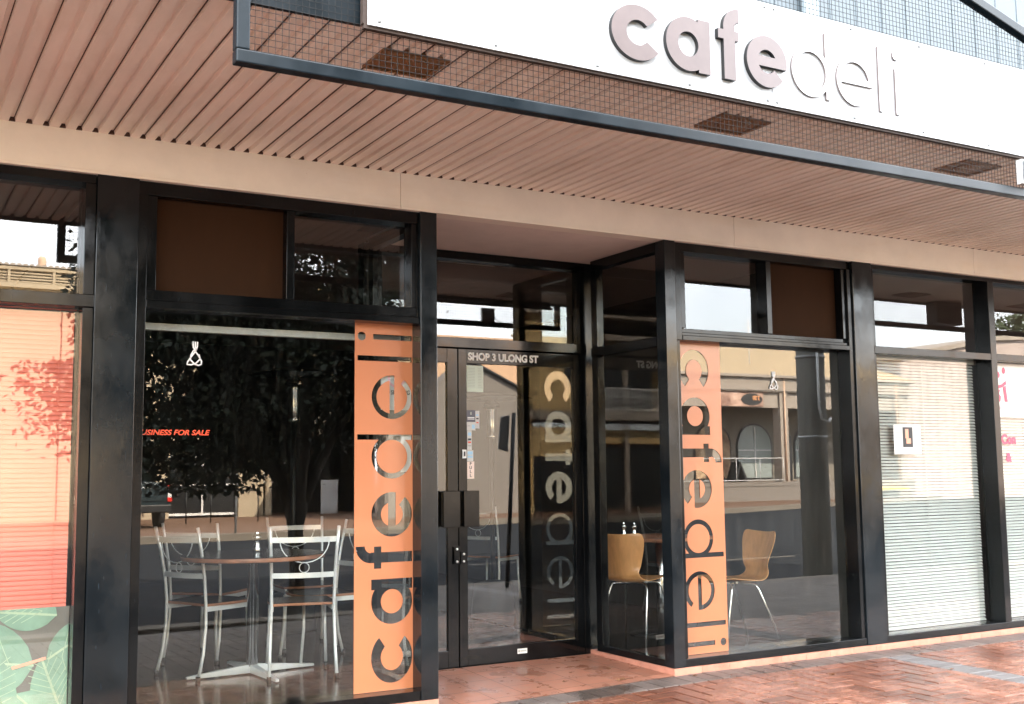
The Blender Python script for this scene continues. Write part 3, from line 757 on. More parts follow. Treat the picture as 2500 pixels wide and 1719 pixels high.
# notices behind the left strip
nb = MB(); nb.box(-.33, -.112, YG+.02, YG+.022, 1.86, 2.145)
ns_ = tag(nb.build('no_smoking_sheet', M_['paper'], origin=(-.22, YG+.021, 1.86)), 'white no smoking sheet seen through the cut out e of the left strip', 'notice')
text('lettering', 'NO SMOKING', .04, -.22, YG+.0185, 1.96, M_['ink'], bold=.0006, parent=ns_, align='CENTER', width=.185)
b = MB()
for k in range(24):
    a, c = 2*math.pi*k/24, 2*math.pi*(k+1)/24
    P_ = lambda r, t: (-.22+r*math.cos(t), YG+.0185, 2.065+r*math.sin(t))
    b.quad(P_(.048, a), P_(.048, c), P_(.062, c), P_(.062, a))
b.beam((-.255, YG+.018, 2.10), (-.185, YG+.018, 2.03), .012, .012)
b.build('ring_symbol', M_['palepink'], ns_)
tag(MB().box(-.19, -.1, YG+.02, YG+.022, 1.46, 1.70).build('paper_sheet', M_['paper'], origin=(-.15, YG+.021, 1.46)), 'plain white sheet seen through the cut out d of the left strip', 'notice')
# neighbour's notice and banner
n2 = MB(); n2.box(4.35, 4.685, YG-.004, YG-.002, 1.565, 1.815)
n2o = tag(n2.build('notice_sheet', M_['paper'], origin=(4.52, YG-.003, 1.565)), 'white notice with a dark picture in the middle on the right shop window', 'notice')
b = MB(); b.box(4.46, 4.58, YG-.0055, YG-.0045, 1.625, 1.795); b.box(4.49, 4.53, YG-.0062, YG-.0056, 1.70, 1.78, 1); b.box(4.50, 4.555, YG-.0062, YG-.0056, 1.655, 1.70, 1)
b.build('picture', [M_['ink'], M_['pinkstem']], n2o)
for xa, xb_ in ((4.37, 4.445), (4.60, 4.67)):
    b = MB()
    for i in range(7): b.box(xa, xb_, YG-.0053, YG-.0045, 1.64+i*.021, 1.645+i*.021)
    b.build('print_lines', M_['inkgrey'], n2o)
bn = MB(); bn.box(5.577, 6.9, YG-.004, YG-.002, 1.90, 2.392)
bno = tag(bn.build('centre_sign', M_['signwhite'], origin=(6.2, YG-.003, 1.90)), 'white window panel with a crimson emblem of three linked figures', 'window sign')
b = MB(); yb = YG-.006
def person_mark(x, z, hz):
    b.prism([(x+.022*math.cos(t*math.pi/8), hz+.03*math.sin(t*math.pi/8)) for t in range(16)], yb-.001, yb)
for x, hz in ((5.615, 2.31), (5.745, 2.285), (5.825, 2.325)): person_mark(x, 0, hz)
b.prism([(5.61, 2.215), (5.66, 2.195), (5.72, 2.185), (5.79, 2.20), (5.85, 2.235), (5.85, 2.20), (5.79, 2.17), (5.72, 2.155), (5.66, 2.165), (5.61, 2.19)], yb-.001, yb)
b.prism([(5.625, 2.175), (5.66, 2.16), (5.675, 2.04), (5.64, 2.04)], yb-.003, yb-.002)
b.prism([(5.715, 2.15), (5.76, 2.15), (5.745, 2.11), (5.77, 2.085), (5.755, 2.04), (5.715, 2.04), (5.73, 2.085), (5.705, 2.11)], yb-.003, yb-.002)
b.prism([(5.805, 2.175), (5.84, 2.19), (5.86, 2.04), (5.82, 2.04)], yb-.003, yb-.002)
b.build('emblem', M_['crimson'], bno)
text('lettering', 'forrestcentre', .036, 5.625, yb, 1.975, M_['palepink'], parent=bno, width=.28)
tag(text('window_lettering', 'Con', .115, 5.745, YG-.004, 1.66, M_['crimson'], bold=.006), 'crimson letters beginning a word on the far right window', 'lettering')
tag(text('window_lettering', '&', .105, 5.80, YG-.004, 1.50, M_['crimson'], bold=.006), 'crimson ampersand sign on the far right window', 'lettering')

# ------------------------------------------------------------------ blinds
def blind(name, x0, x1, z0, z1, y, m, lab, pitch=.0265, tilt=52, hw=.0132, rail=True):
    cx_ = (x0+x1)/2; root = empty(name, (cx_, y, z0), lab, 'window blind')
    b = MB(); z = z0+.012; ct, st_ = math.cos(R(tilt))*hw, math.sin(R(tilt))*hw
    while z < z1-.03:
        dz = random.uniform(-.0008, .0008); n = len(b.v)
        sag = [random.uniform(-.0007, .0007) for _ in range(5)]
        for k in range(5):
            xx = x0+(x1-x0)*k/4
            b.v += [(xx, y-ct, z-st_+dz+sag[k]), (xx, y-.003, z+dz+sag[k]+.002), (xx, y+ct, z+st_+dz+sag[k])]
        for k in range(4):
            for q in (0, 1):
                b.f.append((n+k*3+q, n+(k+1)*3+q, n+(k+1)*3+q+1, n+k*3+q+1)); b.m.append(0); b.sm.append(True)
        z += pitch
    b.build('slats', m, root)
    if rail: MB().box(x0-.005, x1+.01, y-.018, y+.018, z1-.03, z1+.005).build('head_rail', m, root, bevel=.003)
    MB().box(x0, x1, y-.012, y+.012, z0-.006, z0+.006).build('bottom_rail', m, root, bevel=.002)
    nc = max(2, round((x1-x0)/.55)+1)
    for k in range(nc):
        xx = x0+.08+(x1-x0-.16)*k/(nc-1)
        b = MB(); b.box(xx, xx+.0035, y-.0165, y-.0145, z0, z1-.02); b.build('cord', m, root)
    return root
blind('venetian_blind', 4.095, 5.46, .112, 2.40, YG+.05, M_['blind'], 'closed white venetian blind between the pillar and the mullion on the right')
blind('venetian_blind', 5.62, 7.8, .112, 2.40, YG+.05, M_['blind'], 'closed white venetian blind at the far right behind the crimson lettering')
bl = blind('venetian_blind', -3.82, -2.20, .10, 2.42, YG+.05, M_['blindp'], 'salmon coloured blind with a printed green leaf pattern along its foot, far left', tilt=74, hw=.0145)
# printed foot of the left blind: flat film on the glass with leaf shapes
b = MB(); b.box(-3.83, -2.186, YG+.012, YG+.014, .098, .745)
pf = tag(b.build('leaf_print_film', M_['leafbase'], origin=(-3.0, YG+.013, .098)), 'window film printed with large pale green leaves at the foot of the left window', 'window film')
def leafshape(cx, cz, L, Wd, ang, lay):
    y = YG+.0115-lay*.0012; n = 14; pts = []
    for k in range(n+1):
        t = k/n; w_ = Wd*math.sin(math.pi*t**.8)**.8 if 0 < t < 1 else 0
        pts.append((t*L, w_))
    full = pts+[(p, -q) for p, q in reversed(pts[1:-1])]
    ca, sa = math.cos(R(ang)), math.sin(R(ang))
    tr = lambda p, q: (cx+p*ca-q*sa, cz+p*sa+q*ca)
    clip = lambda P: (min(-2.187, max(-3.8, P[0])), min(.744, max(.099, P[1])))
    b = MB(); b.prism([clip(tr(p, q)) for p, q in full], y-.0005, y)
    b.build('leaf', M_['leafprint'], pf)
    b = MB(); yv = y-.0011
    def vein(p0, p1, w_):
        a, c = clip(tr(*p0)), clip(tr(*p1))
        if (a[0]-c[0])**2+(a[1]-c[1])**2 > 1e-4: b.beam((a[0], yv, a[1]), (c[0], yv, c[1]), w_, .0004, up=(0, 1, 0))
    vein((0, 0), (L, 0), .012)
    for k in range(2, 9):
        t = k/10; ww = Wd*math.sin(math.pi*t**.8)**.8
        vein((t*L, 0), (t*L+.08, ww*.85), .003); vein((t*L, 0), (t*L+.08, -ww*.85), .003)
    b.build('vein', M_['leafvein'], pf)
for q in ((-2.30, .46, .42, .17, 10, 0), (-2.36, .44, .62, .21, 172, 1), (-2.62, .70, .5, .16, -160, 0), (-2.25, .70, .4, .13, 160, 2), (-2.45, .30, .40, .15, -60, 2), (-2.62, .10, .42, .15, 80, 3), (-2.20, .14, .36, .12, 110, 1), (-3.3, .35, .5, .2, 20, 0)): leafshape(*q)
b = MB(); b.beam((-2.47, YG+.004, .435), (-2.30, YG+.004, .475), .016, .0006, up=(0, 1, 0)); b.build('stem', M_['pinkstem'], pf)

# brown boards behind two fanlights, pale bars inside
tag(MB().box(-1.79, -1.0, YG-.02, YG-.005, 2.515, 3.075).build('brown_board', M_['brownboard']), 'brown board behind the left fanlight of the left cafe window', 'board')
b = MB(); b.box(2.93, 3.50, YG-.02, YG-.005, 2.50, 3.09); b.box(3.502, 3.72, YG-.015, YG-.003, 2.50, 3.09)
tag(b.build('brown_board', M_['brownboard']), 'brown board behind the right fanlight of the right cafe window', 'board')
tag(MB().box(-1.80, -.13, .28, .33, 2.318, 2.36).build('pale_rail', M_['lightgrey'], bevel=.003), 'long pale grey rail across the top of the left cafe window', 'rail')
b = MB(); b.box(.80, 1.33, 1.30, 1.62, 3.17, 3.25); tag(b.build('ceiling_light', M_['paper'], bevel=.008), 'unlit pale ceiling fitting seen through the glass above the door', 'ceiling light')

# ------------------------------------------------------------------ furniture (real size; K brings it to the scene's units)
K = 1.12; FZ = .05
def metal_chair(lab, grp):
    t = empty('metal_cafe_chair', (0, 0, 0), lab, 'chair', grp)
    for s in (-1, 1):
        # back post: foot splays back, leans back above the seat
        MB().tube([(s*.205, -.245, .0), (s*.20, -.205, .15), (s*.195, -.185, .32), (s*.192, -.185, .46), (s*.195, -.20, .62), (s*.202, -.232, .78), (s*.21, -.27, .93)], .0105, 8).build('back_post', M_['silver'], t)
        MB().tube([(s*.175, .20, .43), (s*.18, .20, .25), (s*.19, .225, .0)], .0105, 8).build('leg', M_['silver'], t)
        MB().beam((s*.185, -.18, .425), (s*.175, .20, .425), .012, .03).build('side_rail', M_['silver'], t)
        for yy, q in ((-.245, .205), (.225, .19)):
            MB().tube([(s*q, yy, -.002), (s*q, yy, .03)], .0145, 8).build('foot_cap', M_['rubber'], t)
    b = MB()
    n = 10; top = []
    for i in range(n+1):
        u = -1+2*i/n; hw = .19
        top.append((u*hw, -.185+.012*(1-u*u), .452)); 
    pts = [(-.19, -.18), (0, -.172), (.19, -.18), (.205, 0), (.19, .19), (.10, .215), (0, .222), (-.10, .215), (-.19, .19), (-.205, 0)]
    nn = len(pts); b.v = [(x, y, .440) for x, y in pts]+[(x, y, .458) for x, y in pts]
    b.f = [tuple(reversed(range(nn))), tuple(range(nn, 2*nn))]+[(i, (i+1) % nn, nn+(i+1) % nn, nn+i) for i in range(nn)]
    b.m = [0, 0]+[1]*nn; b.sm = [False]*(nn+2)
    b.build('seat', [M_['lam'], M_['woodedge']], t, bevel=.004)
    def rail(z, y0, h, hw):
        b = MB(); k = 8
        for i in range(k):
            u0_, u1_ = -1+2*i/k, -1+2*(i+1)/k
            b.beam((u0_*hw, y0-.035*(1-u0_*u0_), z), (u1_*hw, y0-.035*(1-u1_*u1_), z), .006, h)
        b.build('back_rail', M_['silver'], t)
    rail(.85, -.247, .034, .203); rail(.63, -.203, .032, .194)
    b = MB(); b.tube([(.15*math.cos(R(a)), -.262+.01*math.sin(R(a)), .845+.135*math.sin(R(a))) for a in range(180, 361, 12)], .0035, 6)
    b.tube([(.03*math.cos(R(a)), -.245, .678+.03*math.sin(R(a))) for a in range(0, 361, 20)], .003, 6)
    b.build('scroll', M_['silver'], t)
    return t
GC = 'metal chairs round the cafe table'
spots = [((-1.0, 1.687), 66, 'silver metal chair nearest the left pillar, its back towards the pillar'),
         ((-.46, 1.29), 14, 'silver metal chair in front of the table with its curved back facing the window'),
         ((-.82, 2.36), 46, 'silver metal chair behind the left side of the round table'),
         ((-.03, 2.45), 185, 'silver metal chair behind the table, partly hidden by the front chair'),
         ((-.13, 1.74), 268, 'silver metal chair half hidden behind the orange strip')]
c0 = metal_chair('x', GC)
for i, ((x, y), hd, lab) in enumerate(spots):
    o = c0 if i == 0 else copy_tree(c0)
    o.location = (x, y, FZ); o.rotation_euler.z = -R(hd); o.scale = (K,)*3; o['label'] = lab
for (x, y), hd, lab in (((2.75, 4.3), 60, 'dark silver metal chair deep inside behind the door glass'),):
    o = copy_tree(c0); o.location = (x, y, FZ); o.rotation_euler.z = -R(hd); o.scale = (K,)*3; o['label'] = lab

def shell_chair(lab):
    t = empty('plywood_chair', (0, 0, 0), lab, 'chair', 'plywood shell chairs in the cafe')
    b = MB(); nu, nv = 14, 26; th = .009
    # path of the shell in side view (y forward, z up) and half width along it
    path = [(.235, .452, .165), (.20, .462, .19), (.12, .458, .205), (.02, .445, .205), (-.08, .437, .19), (-.14, .440, .168), (-.178, .462, .148), (-.197, .50, .138), (-.207, .55, .146), (-.222, .62, .168), (-.238, .69, .192), (-.252, .745, .203), (-.262, .785, .195), (-.268, .80, .165)]
    P_ = []
    for (y, z, hw) in path:
        row = []
        for j in range(nu+1):
            u = -1+2*j/nu
            curl = .045*(u*u) if z > .5 else .012*u*u
            if z > .5: row.append(Vector((u*hw, y+curl*(1 if z > .5 else 0)*.9, z+(.012*u*u-.006 if z > .74 else 0))))
            else: row.append(Vector((u*hw, y, z+.02*u*u)))
        P_.append(row)
    n0 = 0; rows = len(P_)
    for side in (0, 1):
        for i in range(rows):
            for j in range(nu+1):
                a = P_[min(i+1, rows-1)][j]-P_[max(i-1, 0)][j]; c = P_[i][min(j+1, nu)]-P_[i][max(j-1, 0)]
                nrm = a.cross(c).normalized(); b.v.append(tuple(P_[i][j]+nrm*(th/2 if side else -th/2)))
    q = lambda s, i, j: s*rows*(nu+1)+i*(nu+1)+j
    for i in range(rows-1):
        for j in range(nu):
            b.f.append((q(0, i, j), q(0, i, j+1), q(0, i+1, j+1), q(0, i+1, j))); b.f.append((q(1, i, j), q(1, i+1, j), q(1, i+1, j+1), q(1, i, j+1)))
    for i in range(rows-1):
        b.f.append((q(0, i, 0), q(0, i+1, 0), q(1, i+1, 0), q(1, i, 0))); b.f.append((q(0, i, nu), q(1, i, nu), q(1, i+1, nu), q(0, i+1, nu)))
    for j in range(nu):
        b.f.append((q(0, 0, j), q(1, 0, j), q(1, 0, j+1), q(0, 0, j+1))); b.f.append((q(0, rows-1, j), q(0, rows-1, j+1), q(1, rows-1, j+1), q(1, rows-1, j)))
    b.m = [0]*len(b.f); b.sm = [True]*len(b.f)
    o = b.build('shell', M_['ply'], t)
    sb = o.modifiers.new('s', 'SUBSURF'); sb.levels = 1; sb.render_levels = 2
    for sx in (-1, 1):
        for fy, ly in ((.24, .13), (-.24, -.08)):
            MB().tube([(sx*.02, ly*.3, .428), (sx*.09, ly*.8, .428), (sx*.135, ly, .422), (sx*.152, ly*1.12, .39), (sx*.21, fy, .0)], .008, 8).build('leg', M_['chrome'], t)
    return t
s1 = shell_chair('honey plywood chair in the doorway corner with its rounded back turned to us')
s1.location = (2.40, 1.20, FZ); s1.rotation_euler.z = -R(64); s1.scale = (K,)*3
s2c = copy_tree(s1); s2c.location = (3.03, .66, FZ); s2c.rotation_euler.z = R(84); s2c['label'] = 'honey plywood shell chair right of the orange strip, facing left'

# round table in the left window
TBX, TBY = -.75, 1.47
t = empty('round_table', (0, 0, 0), 'round brown laminate table with a splayed steel foot in the left window', 'table')
b = MB(); b.lathe([(.445, .72), (.45, .725), (.45, .748), (.445, .752)], n=48, mi=0); b.m = [1 if abs(sum(b.v[i][2] for i in f)/len(f)-.7365) < .012 and len(f) == 4 else 0 for f in b.f]
b.build('table_top', [M_['lam'], M_['woodedge']], t)
MB().lathe([(.036, .05), (.036, .70), (.05, .715)], n=20).build('pedestal', M_['chrome'], t)
for a in (4, 94, 184, 274):
    d = (math.cos(R(a)), math.sin(R(a))); pr = (-d[1], d[0]); b = MB(); w0, w1 = .022, .012
    n = 0; b.v = []
    for (rad, zt, ww) in ((.02, .062, w0), (.42, .024, w1)):
        for sgn in (-1, 1):
            for zz in (.008, zt): b.v.append((d[0]*rad+pr[0]*sgn*ww, d[1]*rad+pr[1]*sgn*ww, zz))
    b.f = [(0, 1, 3, 2), (4, 6, 7, 5), (0, 4, 5, 1), (2, 3, 7, 6), (1, 5, 7, 3), (0, 2, 6, 4)]; b.m = [0]*6; b.sm = [False]*6
    b.build('foot', M_['silver'], t, bevel=.003)
t.location = (TBX, TBY, FZ); t.scale = (K,)*3
# small table right
t2 = empty('cafe_table', (0, 0, 0), 'brown topped table on one steel column beside the plywood chair', 'table')
MB().box(-.3, .3, -.3, .3, .715, .745).build('table_top', M_['woodedge'], t2, bevel=.006)
MB().lathe([(.036, .02), (.036, .715)], n=24).build('pedestal', M_['chrome'], t2)
MB().lathe([(.25, .0), (.25, .006), (.10, .022), (.045, .03)], n=40).build('base_plate', M_['floor'], t2)
t2.location = (2.84, 1.42, FZ); t2.scale = (K,)*3; t2.rotation_euler.z = .2
def mill(x, y, z, lab, s=1.):
    b = MB(); b.lathe([(.026, 0), (.028, .01), (.024, .03), (.018, .05), (.020, .07), (.027, .08), (.027, .095), (.016, .105), (.012, .112), (.014, .12), (.008, .128), (.001, .13)], n=18)
    o = b.build('pepper_mill', M_['chrome'], origin=(0, 0, 0)); o.location = (x, y, z); o.scale = (K*s,)*3
    tag(o, lab, 'pepper mill')
mill(-.685, 1.60, FZ+.753*K, 'clear grinder standing on the round table', 1.05)
mill(2.60, 1.62, FZ+.746*K, 'left of the two small grinders on the table behind the plywood chair', .85)
mill(2.70, 1.60, FZ+.746*K, 'right of the two small grinders on the table behind the plywood chair', .8)
# patio heaters stored inside
def heater(lab):
    t = empty('patio_heater', (0, 0, 0), lab, 'patio heater', 'patio heaters stored inside the cafe')
    MB().lathe([(.22, 0), (.22, .04), (.19, .30), (.05, .34)], n=24).build('base', M_['dark'], t)
    MB().lathe([(.025, .3), (.025, 1.78)], n=12).build('pole', M_['dark'], t)
    MB().lathe([(.055, 1.78), (.06, 1.80), (.052, 1.82), (.05, 2.05), (.06, 2.07), (.05, 2.10)], n=20).build('burner', M_['chrome'], t)
    MB().lathe([(.085, 2.10), (.08, 2.13), (.05, 2.16), (.42, 2.19), (.40, 2.20), (.0, 2.27)], n=32).build('reflector_dome', M_['frame'], t)
    return t
h1 = heater('dark patio heater with a bright burner in the middle of the left cafe window'); h1.location = (.235, 3.5, FZ); h1.scale = (1.0, 1.0, 1.06)
h2 = copy_tree(h1); h2.location = (2.325, 3.5, FZ); h2.scale = (1.0, 1.0, .98); h2['label'] = 'dark patio heater with a bright burner seen through the door glass'

# ------------------------------------------------------------------ dry leaves on the paving
dried = [(.806, .587), (.937, .427), (1.619, .464), (1.46, .083), (1.105, .261), (.859, .208), (1.967, -.10), (2.891, -.128), (3.567, -.05), (2.642, -.391), (2.443, -.413), (2.378, -.682), (2.796, -.589), (2.896, -.915), (4.458, -.248), (4.09, -.272), (3.767, -1.133), (3.723, -.867), (1.306, .49), (.924, .165)]
def where(x, y):
    if y > 0: return 'red tiles of the doorway'
    if y > -.262: return 'grey edge course'
    return 'red brick paving'
order = sorted(range(len(dried)), key=lambda i: dried[i][0])
words = ['leftmost', 'second from left', 'third from left', 'fourth from left', 'fifth from left', 'sixth from left', 'seventh from left', 'eighth from left', 'ninth from left']
cnt = {}
for i in order:
    x, y = dried[i]; wname = where(x, y); k = cnt.get(wname, 0); cnt[wname] = k+1
    z = (za if y > 0 else zp)(x, y)+.003; s = random.uniform(.6, 1.25)*(1.4 if i in (3, 7, 12) else .85)
    b = MB(); n = 8; ring = []
    for q in range(n):
        a = 2*math.pi*q/n; r = .019*s*(1 if q % 2 else .6)*(1.5 if q in (0, 4) else 1)
        ring.append((x+r*math.cos(a), y+r*math.sin(a), z+random.uniform(0, .012)*s))
    for q in range(n):
        c_ = (x, y, z+.001); p1, p2 = ring[q], ring[(q+1) % n]
        b.poly([c_, p1, p2]); 
    b.tube([(x+.02*s, y, z+.002), (x+.04*s, y+.008*s, z+.006)], .0012, 5)
    o = b.build('dry_leaf', M_['dryleaf'])
    tag(o, f'dry brown leaf, {words[k]} on the {wname}', 'dry leaf', 'dry leaves on the ground')

# ================================================================== the street, seen mirrored in the glass
def Bx(o, *q): o.box(*q); return o
# street tree
TRX, TRY = 1.0, -5.35
tree = empty('street_tree', (TRX, TRY, -.06), 'dense dark leaved street tree at the kerb, mirrored in the left cafe window', 'tree')
b = MB(); b.tube([(TRX, TRY, -.08), (TRX+.01, TRY, .4), (TRX-.01, TRY-.01, .85), (TRX, TRY-.02, 1.05), (TRX+.02, TRY-.1, 1.5), (TRX, TRY-.3, 2.4), (TRX, TRY-.5, 3.6), (TRX-.1, TRY-.6, 5.0)], [.10, .085, .085, .13, .10, .08, .06, .02], 12)
for dx, dy, dz in ((.95, -.2, 1.6), (-.9, -.2, 1.7), (.5, -1.0, 1.9), (-.6, -1.0, 2.0), (1.4, -.7, 2.5), (-1.3, -.6, 2.6), (.2, .35, 2.1)):
    b.tube([(TRX, TRY-.02, .98), (TRX+dx*.25, TRY+dy*.25, 1.0+dz*.3), (TRX+dx*.6, TRY+dy*.6, 1.0+dz*.65), (TRX+dx, TRY+dy, 1.0+dz)], [.085, .06, .04, .015], 7)
b.build('trunk', M_['bark'], tree)
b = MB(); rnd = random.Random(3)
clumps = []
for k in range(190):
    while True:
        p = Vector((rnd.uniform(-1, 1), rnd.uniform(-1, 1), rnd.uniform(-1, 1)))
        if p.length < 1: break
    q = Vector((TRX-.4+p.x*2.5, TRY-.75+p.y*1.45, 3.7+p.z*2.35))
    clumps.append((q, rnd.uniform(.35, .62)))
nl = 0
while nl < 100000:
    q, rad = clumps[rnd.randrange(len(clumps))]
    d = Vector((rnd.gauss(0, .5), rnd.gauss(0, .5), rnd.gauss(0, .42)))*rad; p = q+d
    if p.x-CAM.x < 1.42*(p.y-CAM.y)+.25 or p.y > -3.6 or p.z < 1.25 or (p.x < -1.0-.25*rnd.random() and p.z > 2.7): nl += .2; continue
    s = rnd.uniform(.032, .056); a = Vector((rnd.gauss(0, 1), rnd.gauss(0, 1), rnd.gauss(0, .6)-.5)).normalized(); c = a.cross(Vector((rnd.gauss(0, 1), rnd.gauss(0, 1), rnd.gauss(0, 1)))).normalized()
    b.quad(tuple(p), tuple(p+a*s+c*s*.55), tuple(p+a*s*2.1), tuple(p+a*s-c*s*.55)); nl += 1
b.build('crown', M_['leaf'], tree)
# power pole
pp = empty('power_pole', (9.1, -5.6, -.17), 'thick grey power pole with a bent conduit, mirrored in the right cafe window', 'power pole')
MB().lathe([(.215, 0), (.21, 3.2), (.19, 9.0), (.001, 9.01)], (9.1, -5.6, -.17), 20).build('pole', mat('weathered_pole', (.17, .17, .155), .85, var=.3, vscale=3, stretch=(4, 4, .5)), pp)
b = MB(); b.tube([(9.02, -5.37, 3.4), (9.02, -5.37, 2.35), (9.06, -5.36, 2.18), (9.2, -5.36, 2.14), (9.3, -5.42, 2.2)], .02, 8)
b.build('conduit', M_['lightgrey'], pp)
b = MB(); b.lathe([(.222, 1.9), (.222, 1.94)], (9.1, -5.6, 0), 20); b.lathe([(.222, 3.1), (.222, 3.14)], (9.1, -5.6, 0), 20); b.build('strap', M_['grey'], pp)
# sign post in front of the door
sp = empty('sign_post', (4.25, -4.34, -.05), 'dark post with the back of a curved grey sign, mirrored in the door glass', 'sign post')
MB().tube([(4.2, -4.34, -.05), (4.33, -4.34, 2.24)], .028, 10).build('pole', M_['dark'], sp)
b = MB(); b.prism([(4.11, 1.76), (4.255, 1.72), (4.29, 2.21), (4.15, 2.19)], -4.40, -4.37); b.build('sign_back', M_['grey'], sp, bevel=.01)
# far street sign post
b = MB(); b.tube([(5.02, -21.6, 0), (5.05, -21.6, 2.9)], .03, 8); tag(b.build('street_pole', M_['grey']), 'thin grey pole on the far kerb, mirrored in the left cafe window', 'pole')
# railing
rl = empty('railing', (6.5, -28, 0), 'low dark pipe railing on the far footpath, mirrored in the left cafe window', 'railing')
b = MB(); b.tube([(4.6, -28, .98), (7.6, -28, .98)], .025, 8); b.build('top_rail', M_['dark'], rl)
for x in (4.6, 5.35, 6.1, 6.85, 7.58): MB().tube([(x, -28, 0), (x, -28, .98)], .022, 6).build('post', M_['dark'], rl)
# pickup
pk = empty('pickup_truck', (3.35, -28, 0), 'dark pickup truck with red and clear tail lamps mirrored in the left cafe window', 'pickup truck')
b = MB(); X0, X1 = 2.42, 4.34
b.prism([(X0+.04, .62), (X1-.04, .62), (X1, .8), (X1-.02, 1.22), (X1-.07, 1.28), (X0+.07, 1.28), (X0+.02, 1.22), (X0, .8)], -30.6, -25.55)
b.build('body', M_['carpaint'], pk, bevel=.02)
b = MB(); b.prism([(X0+.06, 1.27), (X1-.06, 1.27), (X1-.2, 1.86), (X0+.2, 1.86)], -29.6, -27.2); b.build('cab', M_['carpaint'], pk, bevel=.03)
MB().box(X0+.25, X1-.25, -27.19, -27.17, 1.34, 1.78).build('rear_window', M_['darkwin'], pk)
MB().box(X0+.04, X1-.04, -25.55, -25.38, .44, .66).build('rear_bumper', M_['dark'], pk, bevel=.03)
MB().box(X0+.12, X1-.12, -25.55, -25.52, .76, 1.24).build('tailgate', M_['carpaint'], pk, bevel=.01)
for x in (X0+.0, X1-.12):
    b = MB(); b.box(x, x+.12, -25.6, -25.50, 1.08, 1.20); b.box(x, x+.12, -25.6, -25.505, .86, 1.078, 1); b.box(x, x+.12, -25.6, -25.50, .74, .858)
    b.build('tail_lamp', [M_['tailred'], M_['tailclear']], pk, bevel=.01)
for yy in (-26.5, -29.7):
    for x in (X0+.05, X1-.25):
        b = MB(); b.tube([(x, yy, .37), (x+.22, yy, .37)], .37, 20); wh = b.build('wheel', M_['tyre'], pk)
b = MB()
for k in range(5): b.tube([(3.95-.09*k, -25.515, 1.10+.02*(k % 2)), (3.91-.09*k, -25.515, 1.17), (3.88-.09*k, -25.515, 1.11)], .012, 5)
b.build('scrawl', M_['signwhite'], pk)

# building opposite, left: cream shops with louvred roof parapet
lb = empty('cream_shop_block', (2, -32, 0), 'sunlit cream shop block with dark windows across the road, mirrored in the left windows', 'building')
b = MB(); y = -32
b.box(-11, 5.76, y-8, y, -.1, 7.2); b.box(5.76, 8.12, y-8, y, 2.55, 7.2); b.box(8.12, 8.85, y-8, y, -.1, 7.2); b.box(8.85, 13.2, y-8, y, 2.9, 7.2)
b.build('wall', M_['wallcream'], lb)
b = MB(); b.box(4.9, 4.93, y, y+.02, .1, 7.1); b.box(2.2, 2.23, y, y+.02, .1, 7.1); b.build('render_joint', M_['seam'], lb)
b = MB(); b.box(5.77, 8.11, y-.30, y-.28, .1, 2.54); w1 = b.build('window', M_['darkwin'], lb)
b = MB()
for q in ((5.77, 8.11, 1.11, 1.17), (5.77, 8.11, 2.08, 2.15), (5.77, 8.11, .1, .18)): b.box(q[0], q[1], y-.275, y-.22, q[2], q[3])
b.box(6.90, 6.96, y-.275, y-.215, .18, 2.5); b.build('mullion', M_['signwhite'], w1)
b = MB(); b.box(8.86, 13.2, y-3.2, y-3.1, 0, 2.9); b.box(13.1, 13.2, y-3.1, y, 0, 2.89); b.build('window', M_['darkwin'], lb)
b = MB(); b.box(9.2, 9.75, y-1.2, y-1.1, 1.15, 1.6); b.box(9.3, 9.65, y-1.09, y-1.085, 1.25, 1.32, 1); b.box(9.8, 10.3, y-.8, y-.7, 1.25, 1.9); b.box(9.85, 10.25, y-.69, y-.685, 1.35, 1.8, 1); b.build('poster', [M_['paper'], M_['ink']], lb)
b = MB()
for x in (8.95, 9.25, 10.2): b.lathe([(.14, 0), (.12, .15), (.12, 2.6), (.16, 2.9)], (x, y-.25, 0), 12)
b.build('column', M_['wallcream'], lb)
# louvred parapet band
b = MB(); b.box(-11, 13.2, y-2.5, y-2.3, 7.2, 7.9); b.box(-11, 13.2, y-2.3, y+.1, 7.15, 7.30)
b.box(-11, 13.2, y-2.32, y-2.15, 7.86, 8.02); b.box(-11, 13.2, y-2.32, y-2.15, 8.46, 8.58)
z = 8.04
while z < 8.44: b.box(-11, 13.2, y-2.3, y-2.22, z, z+.055); z += .1
x = -10.6
while x < 13: b.box(x, x+.09, y-2.31, y-2.16, 8.0, 8.5); x += 1.42
b.build('louvre_band', M_['wallcream'], lb)
b = MB()
for i in range(120):
    x = -11+i*.2; b.prism([(x, 8.6), (x+.2, 8.6), (x+.16, 8.66), (x+.1, 8.69), (x+.04, 8.66)], y-6, y-2.1)
b.build('roof', M_['walltaupe'], lb)
MB().lathe([(.16, 0), (.14, .6), (.1, .7)], (2.05, y-4, 8.6), 10).build('flue', M_['peach'], lb)
# bin and planter under its verandah
tag(MB().lathe([(.26, 0), (.30, .8), (.33, .85), (.30, .95), (.1, 1.0)], (11.5, -29, 0), 14).build('litter_bin', M_['darkwin']), 'round dark litter bin on the far footpath, mirrored in the left cafe window', 'litter bin')
tag(MB().box(10.55, 11.15, -30.5, -30.4, .1, 1.25).build('sandwich_board', M_['lightgrey'], bevel=.02), 'pale standing board on the far footpath, mirrored in the left cafe window', 'sign board')

